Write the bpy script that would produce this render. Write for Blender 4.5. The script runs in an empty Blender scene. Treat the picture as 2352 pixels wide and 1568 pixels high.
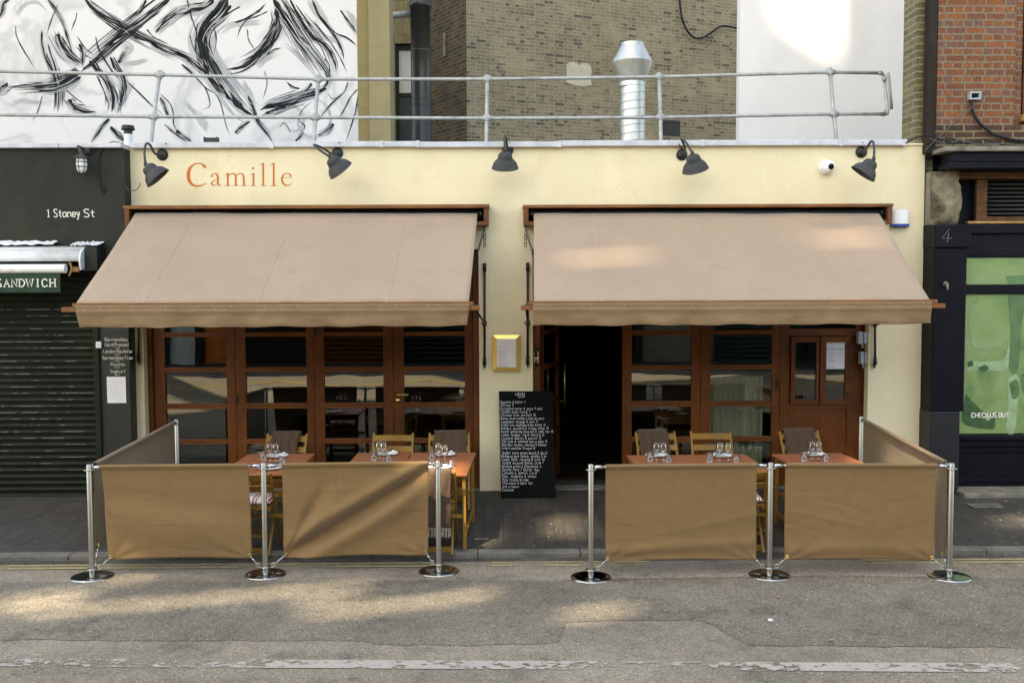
import bpy, bmesh, math, random
from mathutils import Vector, Matrix, noise as mnoise
random.seed(7)
S = bpy.context.scene
C = S.collection
R = math.radians
# ------------------------------------------------------------------ camera
FPX, CX, CY = 2287.0, 1176.0, 784.0            # 35 mm lens, measured on a 2352 px wide copy of the photo
CAM = Vector((0, -11.9, 2.6))
_p, _y, _r = R(-3.35), R(0.5), R(0.24)
_f = Vector((math.sin(_y)*math.cos(_p), math.cos(_y)*math.cos(_p), math.sin(_p)))
_rt = _f.cross(Vector((0, 0, 1))).normalized(); _up = _rt.cross(_f)
RT = _rt*math.cos(_r) - _up*math.sin(_r); UP = _up*math.cos(_r) + _rt*math.sin(_r)
cd = bpy.data.cameras.new("camera"); cam = bpy.data.objects.new("camera", cd); C.objects.link(cam)
cd.lens = 35; cd.sensor_width = 36; cd.clip_end = 600; cd.clip_start = 0.1
cam.matrix_world = Matrix(((RT.x, UP.x, -_f.x, CAM.x), (RT.y, UP.y, -_f.y, CAM.y), (RT.z, UP.z, -_f.z, CAM.z), (0, 0, 0, 1)))
S.camera = cam
def _ray(px, py): return _f + RT*((px-CX)/FPX) - UP*((py-CY)/FPX)
def W(px, py, Y):
    d = _ray(px, py); return CAM + d*((Y-CAM.y)/d.y)
def G(px, py, Z):
    d = _ray(px, py); return CAM + d*((Z-CAM.z)/d.z)
# ------------------------------------------------------------------ world, sun, exposure
SUN_EL, SUN_H = R(52), (0.5, 0.866)            # travelling direction on the ground: from behind the camera's left
SD = Vector((SUN_H[0]*math.cos(SUN_EL), SUN_H[1]*math.cos(SUN_EL), -math.sin(SUN_EL)))
w = bpy.data.worlds.new("World"); S.world = w; w.use_nodes = True
nt = w.node_tree
sky = nt.nodes.new("ShaderNodeTexSky"); sky.sky_type = 'NISHITA'; sky.sun_disc = False
sky.sun_elevation = SUN_EL; sky.sun_rotation = math.atan2(-SD.x, -SD.y); sky.air_density = 1.0; sky.dust_density = 1.5; sky.ozone_density = 1.0
bg = nt.nodes["Background"]; bg.inputs[1].default_value = 0.10
nt.links.new(sky.outputs[0], bg.inputs[0])
sl = bpy.data.lights.new("sun", 'SUN'); so = bpy.data.objects.new("sun", sl); C.objects.link(so)
sl.energy = 3.2; sl.angle = R(0.55); sl.color = (1.0, 0.94, 0.86)
so.rotation_euler = SD.to_track_quat('-Z', 'Y').to_euler(); so.location = (-20, -35, 40)
V = S.view_settings; V.view_transform = 'Standard'; V.look = 'None'; V.gamma = 1.0; V.exposure = 2.72
V.use_curve_mapping = False
V.use_white_balance = True; V.white_balance_temperature = 8600; V.white_balance_tint = 4
S.render.engine = 'CYCLES'
S.cycles.use_denoising = True
S.cycles.max_bounces = 10; S.cycles.transparent_max_bounces = 24; S.cycles.glossy_bounces = 4
S.cycles.caustics_reflective = False; S.cycles.caustics_refractive = False
# ------------------------------------------------------------------ materials
def nodes(name):
    m = bpy.data.materials.new(name); m.use_nodes = True
    return m, m.node_tree, m.node_tree.nodes["Principled BSDF"]
class NT:
    def __init__(s, t): s.t = t
    def n(s, typ, **kw):
        x = s.t.nodes.new("ShaderNode"+typ)
        for k, v in kw.items():
            if k in x.inputs.keys(): x.inputs[k].default_value = v
            else: setattr(x, k, v)
        return x
    def l(s, a, b): s.t.links.new(a, b)
    def coord(s, swap=None, scale=(1, 1, 1), gen=False):
        tc = s.n("TexCoord"); o = tc.outputs["Object"]
        if swap:
            sp = s.n("SeparateXYZ"); s.l(o, sp.inputs[0]); cb = s.n("CombineXYZ")
            for i, ax in enumerate(swap): s.l(sp.outputs["XYZ".index(ax)], cb.inputs[i])
            o = cb.outputs[0]
        if scale != (1, 1, 1):
            mp = s.n("Mapping"); mp.inputs["Scale"].default_value = scale; s.l(o, mp.inputs[0]); o = mp.outputs[0]
        return o
    def noise(s, co, scale, detail=4, rough=.55, dist=0):
        x = s.n("TexNoise"); x.inputs["Scale"].default_value = scale; x.inputs["Detail"].default_value = detail
        x.inputs["Roughness"].default_value = rough; x.inputs["Distortion"].default_value = dist
        s.l(co, x.inputs["Vector"]); return x.outputs["Fac"]
    def ramp(s, fac, stops):
        x = s.n("ValToRGB"); e = x.color_ramp.elements
        while len(e) < len(stops): e.new(.5)
        for el, (p, c) in zip(e, stops):
            el.position = p; el.color = (*c, 1) if isinstance(c, tuple) else (c, c, c, 1)
        s.l(fac, x.inputs[0]); return x.outputs[0]
    def mix(s, a, b, fac=.5, mode='MIX'):
        x = s.n("MixRGB", blend_type=mode)
        for i, v in ((0, fac), (1, a), (2, b)):
            if hasattr(v, "is_linked") or hasattr(v, "links"): s.l(v, x.inputs[i])
            elif i == 0: x.inputs[0].default_value = v
            else: x.inputs[i].default_value = (*v, 1) if isinstance(v, tuple) else (v, v, v, 1)
        return x.outputs[0]
    def bump(s, h, strength, dist, bsdf, prev=None):
        b = s.n("Bump"); b.inputs["Strength"].default_value = strength; b.inputs["Distance"].default_value = dist
        s.l(h, b.inputs["Height"])
        if prev: s.l(prev, b.inputs["Normal"])
        s.l(b.outputs[0], bsdf.inputs["Normal"]); return b.outputs[0]
def surf(name, c, rough=.7, metal=0, var=.12, vs=3.0, bump=0, bs=40, bd=.004, c2=None, c2s=1.5, stretch=(1, 1, 1), spec=None, grain=0):
    m, t, b = nodes(name); k = NT(t); co = k.coord(scale=stretch)
    f = k.noise(co, vs, 6, .6)
    lo = tuple(x*(1-var) for x in c); hi = tuple(min(1, x*(1+var)) for x in c)
    col = k.ramp(f, [(.3, lo), (.7, hi)])
    if c2:
        f2 = k.noise(co, c2s, 5, .65); col = k.mix(col, c2, k.ramp(f2, [(.52, 0.0), (.68, 1.0)]))
    if grain:
        g = k.noise(co, bs, 2, .6); col = k.mix(col, k.ramp(g, [(.3, 1-grain), (.7, 1+grain)]), 1.0, 'MULTIPLY')
    k.l(col, b.inputs["Base Color"]); b.inputs["Roughness"].default_value = rough; b.inputs["Metallic"].default_value = metal
    if spec is None and metal == 0: spec = .3 if max(c) > .1 else .15
    if spec is not None: b.inputs["Specular IOR Level"].default_value = spec
    if bump: k.bump(k.noise(co, bs, 3, .6), bump, bd, b)
    return m
def brickmat(name, c1, c2, mortar, bw=.225, rh=.075, ms=.01, swap='XZY', stain=None, bump=.6, dark=None, rough=.85, off=.5, freq=2, darkthr=(.6, .68), smear=.35, sq=1.0):
    m, t, b = nodes(name); k = NT(t); co = k.coord(swap)
    if swap == 'XZY':
        s1 = k.n('SeparateXYZ'); k.l(co, s1.inputs[0]); ad = k.n('Math', operation='ADD'); k.l(s1.outputs[0], ad.inputs[0]); k.l(s1.outputs[2], ad.inputs[1]); c1_ = k.n('CombineXYZ'); k.l(ad.outputs[0], c1_.inputs[0]); k.l(s1.outputs[1], c1_.inputs[1]); co = c1_.outputs[0]
    wob = k.n("TexNoise"); wob.inputs["Scale"].default_value = 2.2; k.l(co, wob.inputs["Vector"])
    wv = k.n("VectorMath", operation='MULTIPLY_ADD'); k.l(wob.outputs["Color"], wv.inputs[0]); wv.inputs[1].default_value = (.012, .012, 0); k.l(co, wv.inputs[2]); cw = wv.outputs[0]
    def br(a, c, mo):
        x = k.n("TexBrick"); x.inputs["Scale"].default_value = 1; x.inputs["Brick Width"].default_value = bw; x.inputs["Row Height"].default_value = rh
        x.inputs["Mortar Size"].default_value = ms; x.inputs["Mortar Smooth"].default_value = .25; x.offset = off; x.offset_frequency = freq; x.squash = sq; x.squash_frequency = 2
        for i, v in (("Color1", a), ("Color2", c), ("Mortar", mo)): x.inputs[i].default_value = (*v, 1)
        k.l(cw, x.inputs["Vector"]); return x
    x = br(c1, c2, mortar); col = x.outputs["Color"]
    if dark:
        y = br((0, 0, 0), (1, 1, 1), (0, 0, 0)); y.inputs["Bias"].default_value = 0
        col = k.mix(col, dark, k.ramp(y.outputs["Color"], [(darkthr[0], 0.0), (darkthr[1], .85)]))
    col = k.mix(col, k.ramp(k.noise(co, 28, 4, .7), [(.3, .58), (.7, 1.36)]), 1.0, 'MULTIPLY')
    if stain:
        for (sc, cc, lo, hi, am) in stain:
            col = k.mix(col, cc, k.ramp(k.noise(co, sc, 6, .7), [(lo, 0.0), (hi, am)]))
    k.l(col, b.inputs["Base Color"]); b.inputs["Roughness"].default_value = rough
    h = k.mix(x.outputs["Fac"], k.noise(co, 60, 3), smear)
    k.bump(h, -bump, .01, b)
    return m
def wood(name, c, rough=.4, dirn=(1, 1, 1), var=.35, coat=0):
    m, t, b = nodes(name); k = NT(t); co = k.coord(scale=dirn)
    g = k.noise(co, 9, 6, .65, .6)
    col = k.ramp(g, [(.25, tuple(x*(1-var) for x in c)), (.55, c), (.8, tuple(min(1, x*(1+var)) for x in c))])
    col = k.mix(col, k.ramp(k.noise(k.coord(), 2.3, 3), [(.3, .7), (.7, 1.25)]), 1.0, 'MULTIPLY')
    k.l(col, b.inputs["Base Color"]); b.inputs["Roughness"].default_value = rough
    if coat: b.inputs["Coat Weight"].default_value = coat; b.inputs["Coat Roughness"].default_value = .2
    b.inputs['Specular IOR Level'].default_value = .3
    k.bump(g, .12, .003, b); return m
def thin_glass(name, tint=(.9, .93, .92), power=1.0, wav=0.0, rough=0.0, base=.02):
    m, t, b = nodes(name); t.nodes.remove(b); k = NT(t); out = t.nodes["Material Output"]
    tr = k.n("BsdfTransparent"); tr.inputs[0].default_value = (*tint, 1)
    gl = k.n("BsdfGlossy"); gl.inputs["Roughness"].default_value = rough; gl.inputs[0].default_value = (1, 1, 1, 1)
    fr = k.n("Fresnel"); fr.inputs[0].default_value = 1.5
    mu = k.n("Math", operation='MULTIPLY_ADD'); k.l(fr.outputs[0], mu.inputs[0]); mu.inputs[1].default_value = power; mu.inputs[2].default_value = base; mu.use_clamp = True
    mx = k.n("MixShader"); k.l(mu.outputs[0], mx.inputs[0]); k.l(tr.outputs[0], mx.inputs[1]); k.l(gl.outputs[0], mx.inputs[2]); k.l(mx.outputs[0], out.inputs[0])
    if wav:
        bp = k.n("Bump"); bp.inputs["Strength"].default_value = wav; bp.inputs["Distance"].default_value = .02
        k.l(k.noise(k.coord(), 1.6, 1), bp.inputs["Height"]); k.l(bp.outputs[0], gl.inputs["Normal"]); k.l(bp.outputs[0], fr.inputs["Normal"])
    return m
def fabric(name, c, weave=.35, sheen=.25, rough=.85, ws=900, var=.07):
    m, t, b = nodes(name); k = NT(t); co = k.coord()
    f = k.noise(co, 1.3, 5, .6); col = k.ramp(f, [(.3, tuple(x*(1-var) for x in c)), (.7, tuple(x*(1+var) for x in c))])
    th = k.noise(k.coord(scale=(6, 6, 90)), 3, 3, .7); th2 = k.noise(k.coord(scale=(90, 90, 6)), 3, 3, .7)
    col = k.mix(col, k.ramp(k.mix(th, th2, .5), [(.35, .86), (.65, 1.14)]), 1.0, 'MULTIPLY')
    col = k.mix(col, tuple(x*.72 for x in c), k.ramp(k.noise(k.coord(), 3.1, 7, .75), [(.56, 0.0), (.74, .55)]))
    col = k.mix(col, tuple(min(1, x*1.6) for x in c), k.ramp(k.noise(k.coord(), 42, 3, .7), [(.70, 0.0), (.76, .5)]))
    k.l(col, b.inputs["Base Color"]); b.inputs["Roughness"].default_value = rough
    b.inputs["Sheen Weight"].default_value = sheen; b.inputs["Sheen Roughness"].default_value = .5; b.inputs["Specular IOR Level"].default_value = .2
    n1 = k.bump(k.mix(th, th2, .5), weave, .002, b)
    return m
M = {}
M['plaster'] = surf('cream_plaster', (.77, .675, .465), .8, var=.05, vs=1.2, bump=.35, bs=5, bd=.02, c2=(.735, .63, .415), c2s=2.2)
M['plaster'].node_tree.nodes["Principled BSDF"].inputs["Specular IOR Level"].default_value = .25
def weather(m):
    t = m.node_tree; k = NT(t); bs = t.nodes["Principled BSDF"]; src = bs.inputs["Base Color"].links[0].from_socket
    st = k.noise(k.coord(scale=(9, 9, .35)), 2.0, 5, .65); sp = k.n("SeparateXYZ"); k.l(k.coord(), sp.inputs[0])
    hi = k.ramp(k.mix(sp.outputs[2], sp.outputs[2], 0.0), [(0.0, 0.0), (1.0, 1.0)])
    col = k.mix(src, (.52, .43, .27), k.ramp(st, [(.56, 0.0), (.78, .16)]))
    col = k.mix(col, (.42, .35, .23), k.ramp(k.noise(k.coord(), 17, 6, .8), [(.68, 0.0), (.74, .3)]))
    cr = k.n("TexVoronoi", feature='DISTANCE_TO_EDGE'); cr.inputs["Scale"].default_value = .8; wv = k.n("VectorMath", operation='MULTIPLY_ADD'); nz = k.n("TexNoise"); nz.inputs["Scale"].default_value = 2.5; nz.inputs["Detail"].default_value = 6; k.l(k.coord(), nz.inputs["Vector"]); k.l(nz.outputs["Color"], wv.inputs[0]); wv.inputs[1].default_value = (.7, .7, .7); k.l(k.coord(), wv.inputs[2]); k.l(wv.outputs[0], cr.inputs["Vector"])
    ms = k.mix(k.ramp(cr.outputs["Distance"], [(.0, 1.0), (.006, 0.0)]), k.ramp(k.noise(k.coord(), .6, 3), [(.5, 0.0), (.6, 1.0)]), 1.0, 'MULTIPLY')
    col = k.mix(col, (.45, .36, .20), k.mix(ms, (.25, .25, .25), 1.0, 'MULTIPLY'))
    k.l(col, bs.inputs["Base Color"])
weather(M['plaster'])
M['olive'] = surf('olive_render', (.225, .18, .085), .9, var=.12, vs=2, bump=.3, bs=60, grain=.12)
M['olive_light'] = surf('tan_render', (.265, .22, .125), .9, var=.1, vs=2, bump=.3, bs=60, grain=.12)
M['white'] = surf('white_painted_wall', (.74, .725, .745), .75, var=.03, vs=1.5, bump=.25, bs=6, bd=.01, c2=(.69, .675, .69), c2s=.9)
M['lead'] = surf('lead_flashing', (.50, .50, .55), .55, .2, var=.18, vs=7, bump=.3, bs=9, bd=.01)
M['galv'] = surf('galvanised_steel', (.36, .365, .36), .5, .25, var=.2, vs=14, c2=(.25, .25, .245), c2s=5)
M['duct'] = surf('galvanised_duct', (.54, .55, .55), .44, .85, var=.14, vs=6, c2=(.45, .46, .44), c2s=2.5)
M['darksteel'] = surf('dull_steel_flue', (.035, .034, .032), .35, .4, var=.2, vs=5, stretch=(1, 1, .25), c2=(.03, .03, .03), c2s=2)
M['steel'] = surf('brushed_stainless', (.44, .42, .385), .36, 1.0, var=.06, vs=20)
M['polished'] = surf('polished_stainless', (.52, .51, .49), .13, 1.0, var=.06, vs=10, c2=(.48, .48, .47), c2s=9)
M['lamp'] = surf('grey_enamel', (.040, .041, .042), .55, .0, var=.25, vs=9, c2=(.058, .058, .058), c2s=5, spec=.3)
M['black'] = surf('black_iron', (.012, .012, .014), .45, .2, var=.2)
M['brass'] = surf('polished_brass', (.85, .62, .20), .3, 1.0, var=.08, vs=6)
M['mahog'] = wood('varnished_mahogany', (.135, .035, .0035), .5, (14, 14, 1.2), .7, 0)
M['mahog_h'] = wood('varnished_mahogany_rail', (.165, .046, .005), .5, (1.2, 14, 14), .45, 0)
M['teak'] = wood('weathered_hardwood', (.21, .085, .028), .6, (1.0, 10, 10), .35)
M['teak_v'] = wood('weathered_hardwood_post', (.16, .055, .018), .6, (10, 10, 1), .35)
M['ochre'] = wood('ochre_stained_beech', (.285, .145, .022), .5, (5, 5, 5), .22, .2)
M['terra'] = surf('terracotta_laminate', (.33, .115, .05), .35, var=.1, vs=4, c2=(.30, .105, .05), c2s=9)
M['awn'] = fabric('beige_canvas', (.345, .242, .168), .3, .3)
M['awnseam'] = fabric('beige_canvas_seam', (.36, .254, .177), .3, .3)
M['awn2'] = fabric('beige_canvas_shaded', (.235, .152, .082), .35, .25)  # same canvas as the canopy, darkened to paint in the valance's shade
M['panel'] = fabric('tan_canvas', (.215, .130, .057), .45, .25)
M['wool'] = surf('brown_wool', (.082, .049, .032), .95, var=.3, vs=60, bump=.7, bs=140, bd=.006, c2=(.125, .082, .058), c2s=90)
M['wool'].node_tree.nodes["Principled BSDF"].inputs["Sheen Weight"].default_value = .15
M['fringe'] = surf('pale_wool_fringe', (.46, .40, .34), .95, var=.2, vs=40)
M['china'] = surf('white_china', (.82, .81, .78), .18, var=.02)
M['linen'] = surf('white_napkin', (.80, .79, .76), .9, var=.05, vs=20, bump=.4, bs=60)
M['cutlery'] = surf('cutlery_steel', (.30, .30, .30), .2, 1.0, var=.1)
M['gshop'] = surf('dark_green_painted_wall', (.018, .021, .017), .7, var=.3, vs=1.6, bump=.4, bs=14, bd=.008, c2=(.035, .032, .02), c2s=1.1, spec=.25)
M['gshutter'] = surf('dark_green_shutter_paint', (.014, .018, .011), .5, .0, var=.25, vs=3, bump=.15, bs=50, c2=(.020, .022, .014), c2s=1.3)
M['navy'] = surf('navy_black_paint', (.0055, .006, .0105), .5, var=.3, vs=4, bump=.35, bs=24, bd=.006, c2=(.008, .0085, .013), c2s=2.2, spec=.12)
M['whiteplastic'] = surf('white_plastic', (.80, .80, .82), .4, var=.02)
M['bluetrim'] = surf('blue_plastic', (.02, .06, .32), .4, var=.02)
M['greyplastic'] = surf('grey_plastic', (.33, .36, .40), .5, var=.06)
M['paper'] = surf('paper', (.76, .74, .77), .85, var=.02)
M['ink'] = surf('printed_ink', (.12, .12, .13), .8, var=.02)
M['inkpale'] = surf('faded_ink', (.42, .42, .44), .8, var=.02)
M['letter'] = surf('orange_sign_paint', (.60, .155, .035), .7, var=.1, vs=12)
M['wletter'] = surf('white_sign_paint', (.78, .76, .70), .7, var=.05)
M['wletter2'] = surf('dull_white_sign_paint', (.50, .50, .45), .7, var=.3, vs=60)
M['chalk'] = surf('white_chalk', (.66, .66, .66), .95, var=.45, vs=120)
M['slate'] = surf('chalkboard_slate', (.0035, .0035, .004), .7, var=.4, vs=5, c2=(.007, .007, .008), c2s=2, spec=.08)
M['mural_ink'] = surf('charcoal_mural_paint', (.018, .020, .024), .8, var=.35, vs=5)
M['mural_grey'] = surf('diluted_mural_paint', (.36, .37, .40), .8, var=.3, vs=5)
M['greencanvas'] = fabric('dark_green_canvas', (.022, .050, .030), .3, .2)
M['whitemetal'] = surf('white_powder_coat', (.82, .80, .77), .4, var=.05, vs=4, c2=(.60, .56, .50), c2s=1.7)
M['tarp'] = surf('torn_white_tape', (.74, .72, .74), .5, var=.12, vs=14, bump=.8, bs=12, bd=.02)
M['cablegrey'] = surf('grey_cable', (.09, .095, .10), .6, var=.2)
M['cableblk'] = surf('black_cable', (.016, .017, .019), .5, var=.2)
M['stone'] = surf('worn_stone', (.20, .185, .155), .9, var=.3, vs=7, bump=.6, bs=30, c2=(.10, .085, .06), c2s=4)
M['corbel'] = surf('flaking_stone_corbel', (.19, .165, .11), .9, var=.5, vs=4, bump=.9, bs=9, bd=.03, c2=(.05, .028, .024), c2s=2.6)
M['kerb'] = surf('granite_kerb', (.155, .145, .125), .85, var=.25, vs=4, bump=.5, bs=70, grain=.25, c2=(.10, .095, .08), c2s=1.5)
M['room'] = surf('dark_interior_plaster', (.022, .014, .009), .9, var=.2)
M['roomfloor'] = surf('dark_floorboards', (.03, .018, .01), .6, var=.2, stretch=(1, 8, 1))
M['linencurt'] = surf('sage_linen_curtain', (.55, .52, .37), .9, var=.12, vs=30, stretch=(8, 8, .6), bump=.3, bs=90)
M['glass'] = thin_glass('window_glass', (.84, .87, .84), 1.15, .05, 0.0, .02)
M['drink'] = thin_glass('clear_drinking_glass', (.97, .975, .97), .75, 0, .03, .02)
M['bulbglass'] = surf('opal_glass', (.72, .72, .70), .25, var=.02)
M['lens'] = surf('black_lens', (.006, .006, .008), .08, var=.02)
M['rust'] = surf('rusty_steel', (.115, .052, .024), .8, var=.4, vs=12, c2=(.05, .028, .016), c2s=6)
M['torchedge'] = surf('split_pale_timber', (.42, .24, .09), .8, var=.3, vs=10)
M['grill'] = surf('dark_ribbed_metal', (.035, .038, .038), .5, .3, var=.2)
M['roof'] = surf('felt_roof', (.12, .12, .12), .9, var=.2)
M['slateroof'] = surf('grey_louvre', (.12, .13, .14), .6, var=.25)
M['winwhite'] = surf('dusty_window_film', (.52, .51, .46), .6, var=.12, vs=5)
M['orange'] = surf('orange_door_paint', (.80, .20, .03), .5, var=.1)
M['patchpl'] = surf('old_plaster', (.47, .42, .34), .9, var=.15, vs=9)
M['faintnum'] = surf('rubbed_number_paint', (.16, .16, .16), .7, var=.5, vs=30)
M['mural_wash'] = surf('pale_mural_wash', (.40, .40, .43), .8, var=.15, vs=5)
M['recess_shade'] = surf('recess_shade_brown', (.022, .016, .012), .6, var=.4, vs=5)
# bricks
M['stock'] = brickmat('london_stock_brick', (.255, .210, .138), (.150, .120, .078), (.285, .25, .175), .215, .070, .008, 'XZY',
    [(.8, (.36, .30, .20), .50, .68, .6), (.45, (.15, .115, .055), .52, .75, .65), (2.6, (.22, .15, .05), .6, .75, .5), (11, (.07, .055, .045), .66, .74, .6)], .6, (.075, .058, .05), darkthr=(.86, .95), sq=.5, off=.25)
M['stockdark'] = brickmat('shaded_stock_brick', (.080, .054, .028), (.018, .012, .008), (.115, .09, .055), .225, .078, .010, 'XZY',
    [(2.6, (.15, .10, .028), .55, .68, .75), (.9, (.016, .012, .009), .5, .7, .8)], .8)  # canted wall: its shade is put into these darker brick colours
M['stocklite'] = brickmat('yellow_header_brick', (.22, .175, .085), (.15, .115, .055), (.07, .055, .035), .075, .23, .006, 'XZY', [(2, (.22, .17, .07), .5, .7, .5)], .6)
M['stocknarrow'] = brickmat('mossy_edge_brick', (.20, .17, .085), (.10, .085, .045), (.27, .245, .18), .30, .082, .011, 'XZY', [(6, (.19, .17, .035), .52, .66, .7)], .8)
M['red'] = brickmat('red_facing_brick', (.225, .072, .024), (.125, .040, .020), (.165, .140, .100), .232, .0805, .011, 'XZY',
    [(1.4, (.07, .03, .02), .52, .75, .5)], .7, (.15, .07, .06), darkthr=(.78, .9), sq=.5, off=.25)
M['sootred'] = brickmat('soot_blackened_brick', (.075, .030, .020), (.030, .018, .015), (.20, .155, .075), .232, .0805, .011, 'XZY', [(5, (.16, .11, .04), .58, .7, .5)], .8)
M['greenbrick'] = brickmat('green_painted_brick', (.018, .019, .015), (.015, .016, .012), (.008, .009, .007), .225, .085, .008, 'XZY', None, .9, rough=.55)
M['navybrick'] = brickmat('navy_painted_brick', (.0055, .006, .0105), (.0065, .007, .012), (.009, .0095, .015), .30, .09, .007, 'XZY', None, .8, rough=.5)
M['paver'] = brickmat('dark_block_paving', (.060, .050, .041), (.038, .032, .027), (.024, .021, .017), .21, .105, .006, 'YXZ',
    [(1.2, (.095, .083, .068), .5, .8, .6), (9, (.14, .12, .10), .68, .74, .5)], .7, rough=.8)
def asphalt(name, c, rough_b=.9, agg=.5):
    m, t, b = nodes(name); k = NT(t); co = k.coord()
    big = k.noise(co, .7, 5, .6); med = k.noise(co, 7, 5, .7); fine = k.noise(co, 85, 3, .75)
    vo = k.n("TexVoronoi"); vo.inputs["Scale"].default_value = 105; k.l(co, vo.inputs["Vector"])
    col = k.ramp(big, [(.3, tuple(x*.74 for x in c)), (.7, tuple(x*1.22 for x in c))])
    col = k.mix(col, k.ramp(k.noise(co, 2.3, 6, .7), [(.34, .72), (.46, 1.0)]), 1.0, 'MULTIPLY')
    col = k.mix(col, k.ramp(med, [(.3, .86), (.7, 1.14)]), 1.0, 'MULTIPLY')
    sepc = k.n("SeparateColor"); k.l(vo.outputs["Color"], sepc.inputs[0])
    col = k.mix(col, k.ramp(sepc.outputs[0], [(.0, 1-agg*.8), (.6, 1.0), (.93, 1.08), (.98, 1+agg*.9)]), 1.0, 'MULTIPLY')
    col = k.mix(col, k.ramp(fine, [(.3, .68), (.7, 1.32)]), 1.0, 'MULTIPLY')
    k.l(col, b.inputs["Base Color"]); b.inputs["Roughness"].default_value = .85; b.inputs["Specular IOR Level"].default_value = .12
    h = k.mix(fine, vo.outputs["Distance"], .4); n1 = k.bump(med, .35, .012, b); k.bump(h, rough_b, .008, b, n1)
    return m
M['road'] = asphalt('worn_asphalt', (.29, .24, .185), .8, .5)
M['patch'] = asphalt('rough_dark_asphalt', (.235, .20, .158), 1.3, .62)
M['patch2'] = asphalt('pinkish_asphalt_strip', (.285, .228, .175), .8, .5)
M['gutter'] = asphalt('coarse_gutter_asphalt', (.12, .112, .098), 1.5, .8)
def worn(name, c, lo, hi, scale, stretch):
    m, t, b = nodes(name); k = NT(t); out = t.nodes["Material Output"]
    b.inputs["Roughness"].default_value = .8
    k.l(k.ramp(k.noise(k.coord(), 30, 4), [(.3, tuple(x*.8 for x in c)), (.7, c)]), b.inputs["Base Color"])
    f = k.mix(k.noise(k.coord(scale=stretch), scale, 8, .72), k.noise(k.coord(scale=(.25, 1, 1)), 2.2, 3), .4); f = k.ramp(f, [(lo, 0.0), (hi, 1.0)])
    tr = k.n("BsdfTransparent"); mx = k.n("MixShader"); k.l(f, mx.inputs[0]); k.l(tr.outputs[0], mx.inputs[1]); k.l(b.outputs[0], mx.inputs[2]); k.l(mx.outputs[0], out.inputs[0])
    return m
M['yline'] = worn('worn_yellow_line', (.45, .36, .18), .38, .52, 9, (.35, 1, 1))
M['wline'] = worn('worn_white_line', (.46, .39, .335), .485, .505, 13.0, (.8, 1.0, 1))
M['zig'] = surf('yellow_road_paint', (.55, .38, .04), .8, var=.1)
def stripes():
    m, t, b = nodes('red_striped_ticking'); k = NT(t); co = k.coord(scale=(1, .25, 0))
    wv = k.n("TexWave", wave_type='BANDS', bands_direction='X'); wv.inputs["Scale"].default_value = 2.6; wv.inputs["Distortion"].default_value = .25; k.l(co, wv.inputs["Vector"])
    wv2 = k.n("TexWave", wave_type='BANDS', bands_direction='X'); wv2.inputs["Scale"].default_value = 11; wv2.inputs["Distortion"].default_value = .2; k.l(co, wv2.inputs["Vector"])
    f = k.mix(k.ramp(wv.outputs["Fac"], [(.55, 0.0), (.65, 1.0)]), k.ramp(wv2.outputs["Fac"], [(.45, 0.0), (.6, 1.0)]), 1.0, 'MULTIPLY')
    k.l(k.mix((.78, .74, .70), (.50, .085, .06), f), b.inputs["Base Color"]); b.inputs["Roughness"].default_value = .9
    k.bump(k.noise(k.coord(), 14, 3), .5, .02, b); return m
M['stripe'] = stripes()
def muralwall():
    m, t, b = nodes('white_mural_wall'); k = NT(t); co = k.coord()
    f = k.noise(k.coord(scale=(1, 1, 1)), .62, 4, .5, .9); g = k.noise(co, 2.2, 5, .6, 1.0)
    col = k.mix((.64, .625, .645), (.40, .40, .43), k.ramp(f, [(.49, 0.0), (.545, .6), (.60, 0.0)]))
    col = k.mix(col, (.45, .45, .48), k.ramp(g, [(.60, 0.0), (.78, .45)]))
    k.l(col, b.inputs["Base Color"]); b.inputs["Roughness"].default_value = .8; k.bump(k.noise(co, 12, 4), .2, .01, b); return m
M['muralwall'] = muralwall()
def poster():
    m, t, b = nodes('green_poster_film'); k = NT(t); co = k.coord()
    f = k.noise(co, 1.7, 5, .55, .8)
    col = k.ramp(f, [(.25, (.07, .135, .06)), (.42, (.13, .225, .09)), (.55, (.20, .30, .11)), (.72, (.24, .34, .19))])
    vo = k.n("TexVoronoi"); vo.inputs["Scale"].default_value = 16; k.l(co, vo.inputs["Vector"])
    col = k.mix(col, (.05, .13, .05), k.ramp(vo.outputs["Distance"], [(.05, .75), (.11, 0.0)]))
    k.l(col, b.inputs["Base Color"]); b.inputs["Roughness"].default_value = .35; return m
M['poster'] = poster()
M['pdark'] = surf('poster_dark_green', (.05, .11, .05), .35, var=.35, vs=9)
M['pmid'] = surf('poster_mid_green', (.10, .18, .085), .35, var=.3, vs=6)
M['plite'] = surf('poster_pale_green', (.28, .40, .23), .35, var=.25, vs=8)
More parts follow.
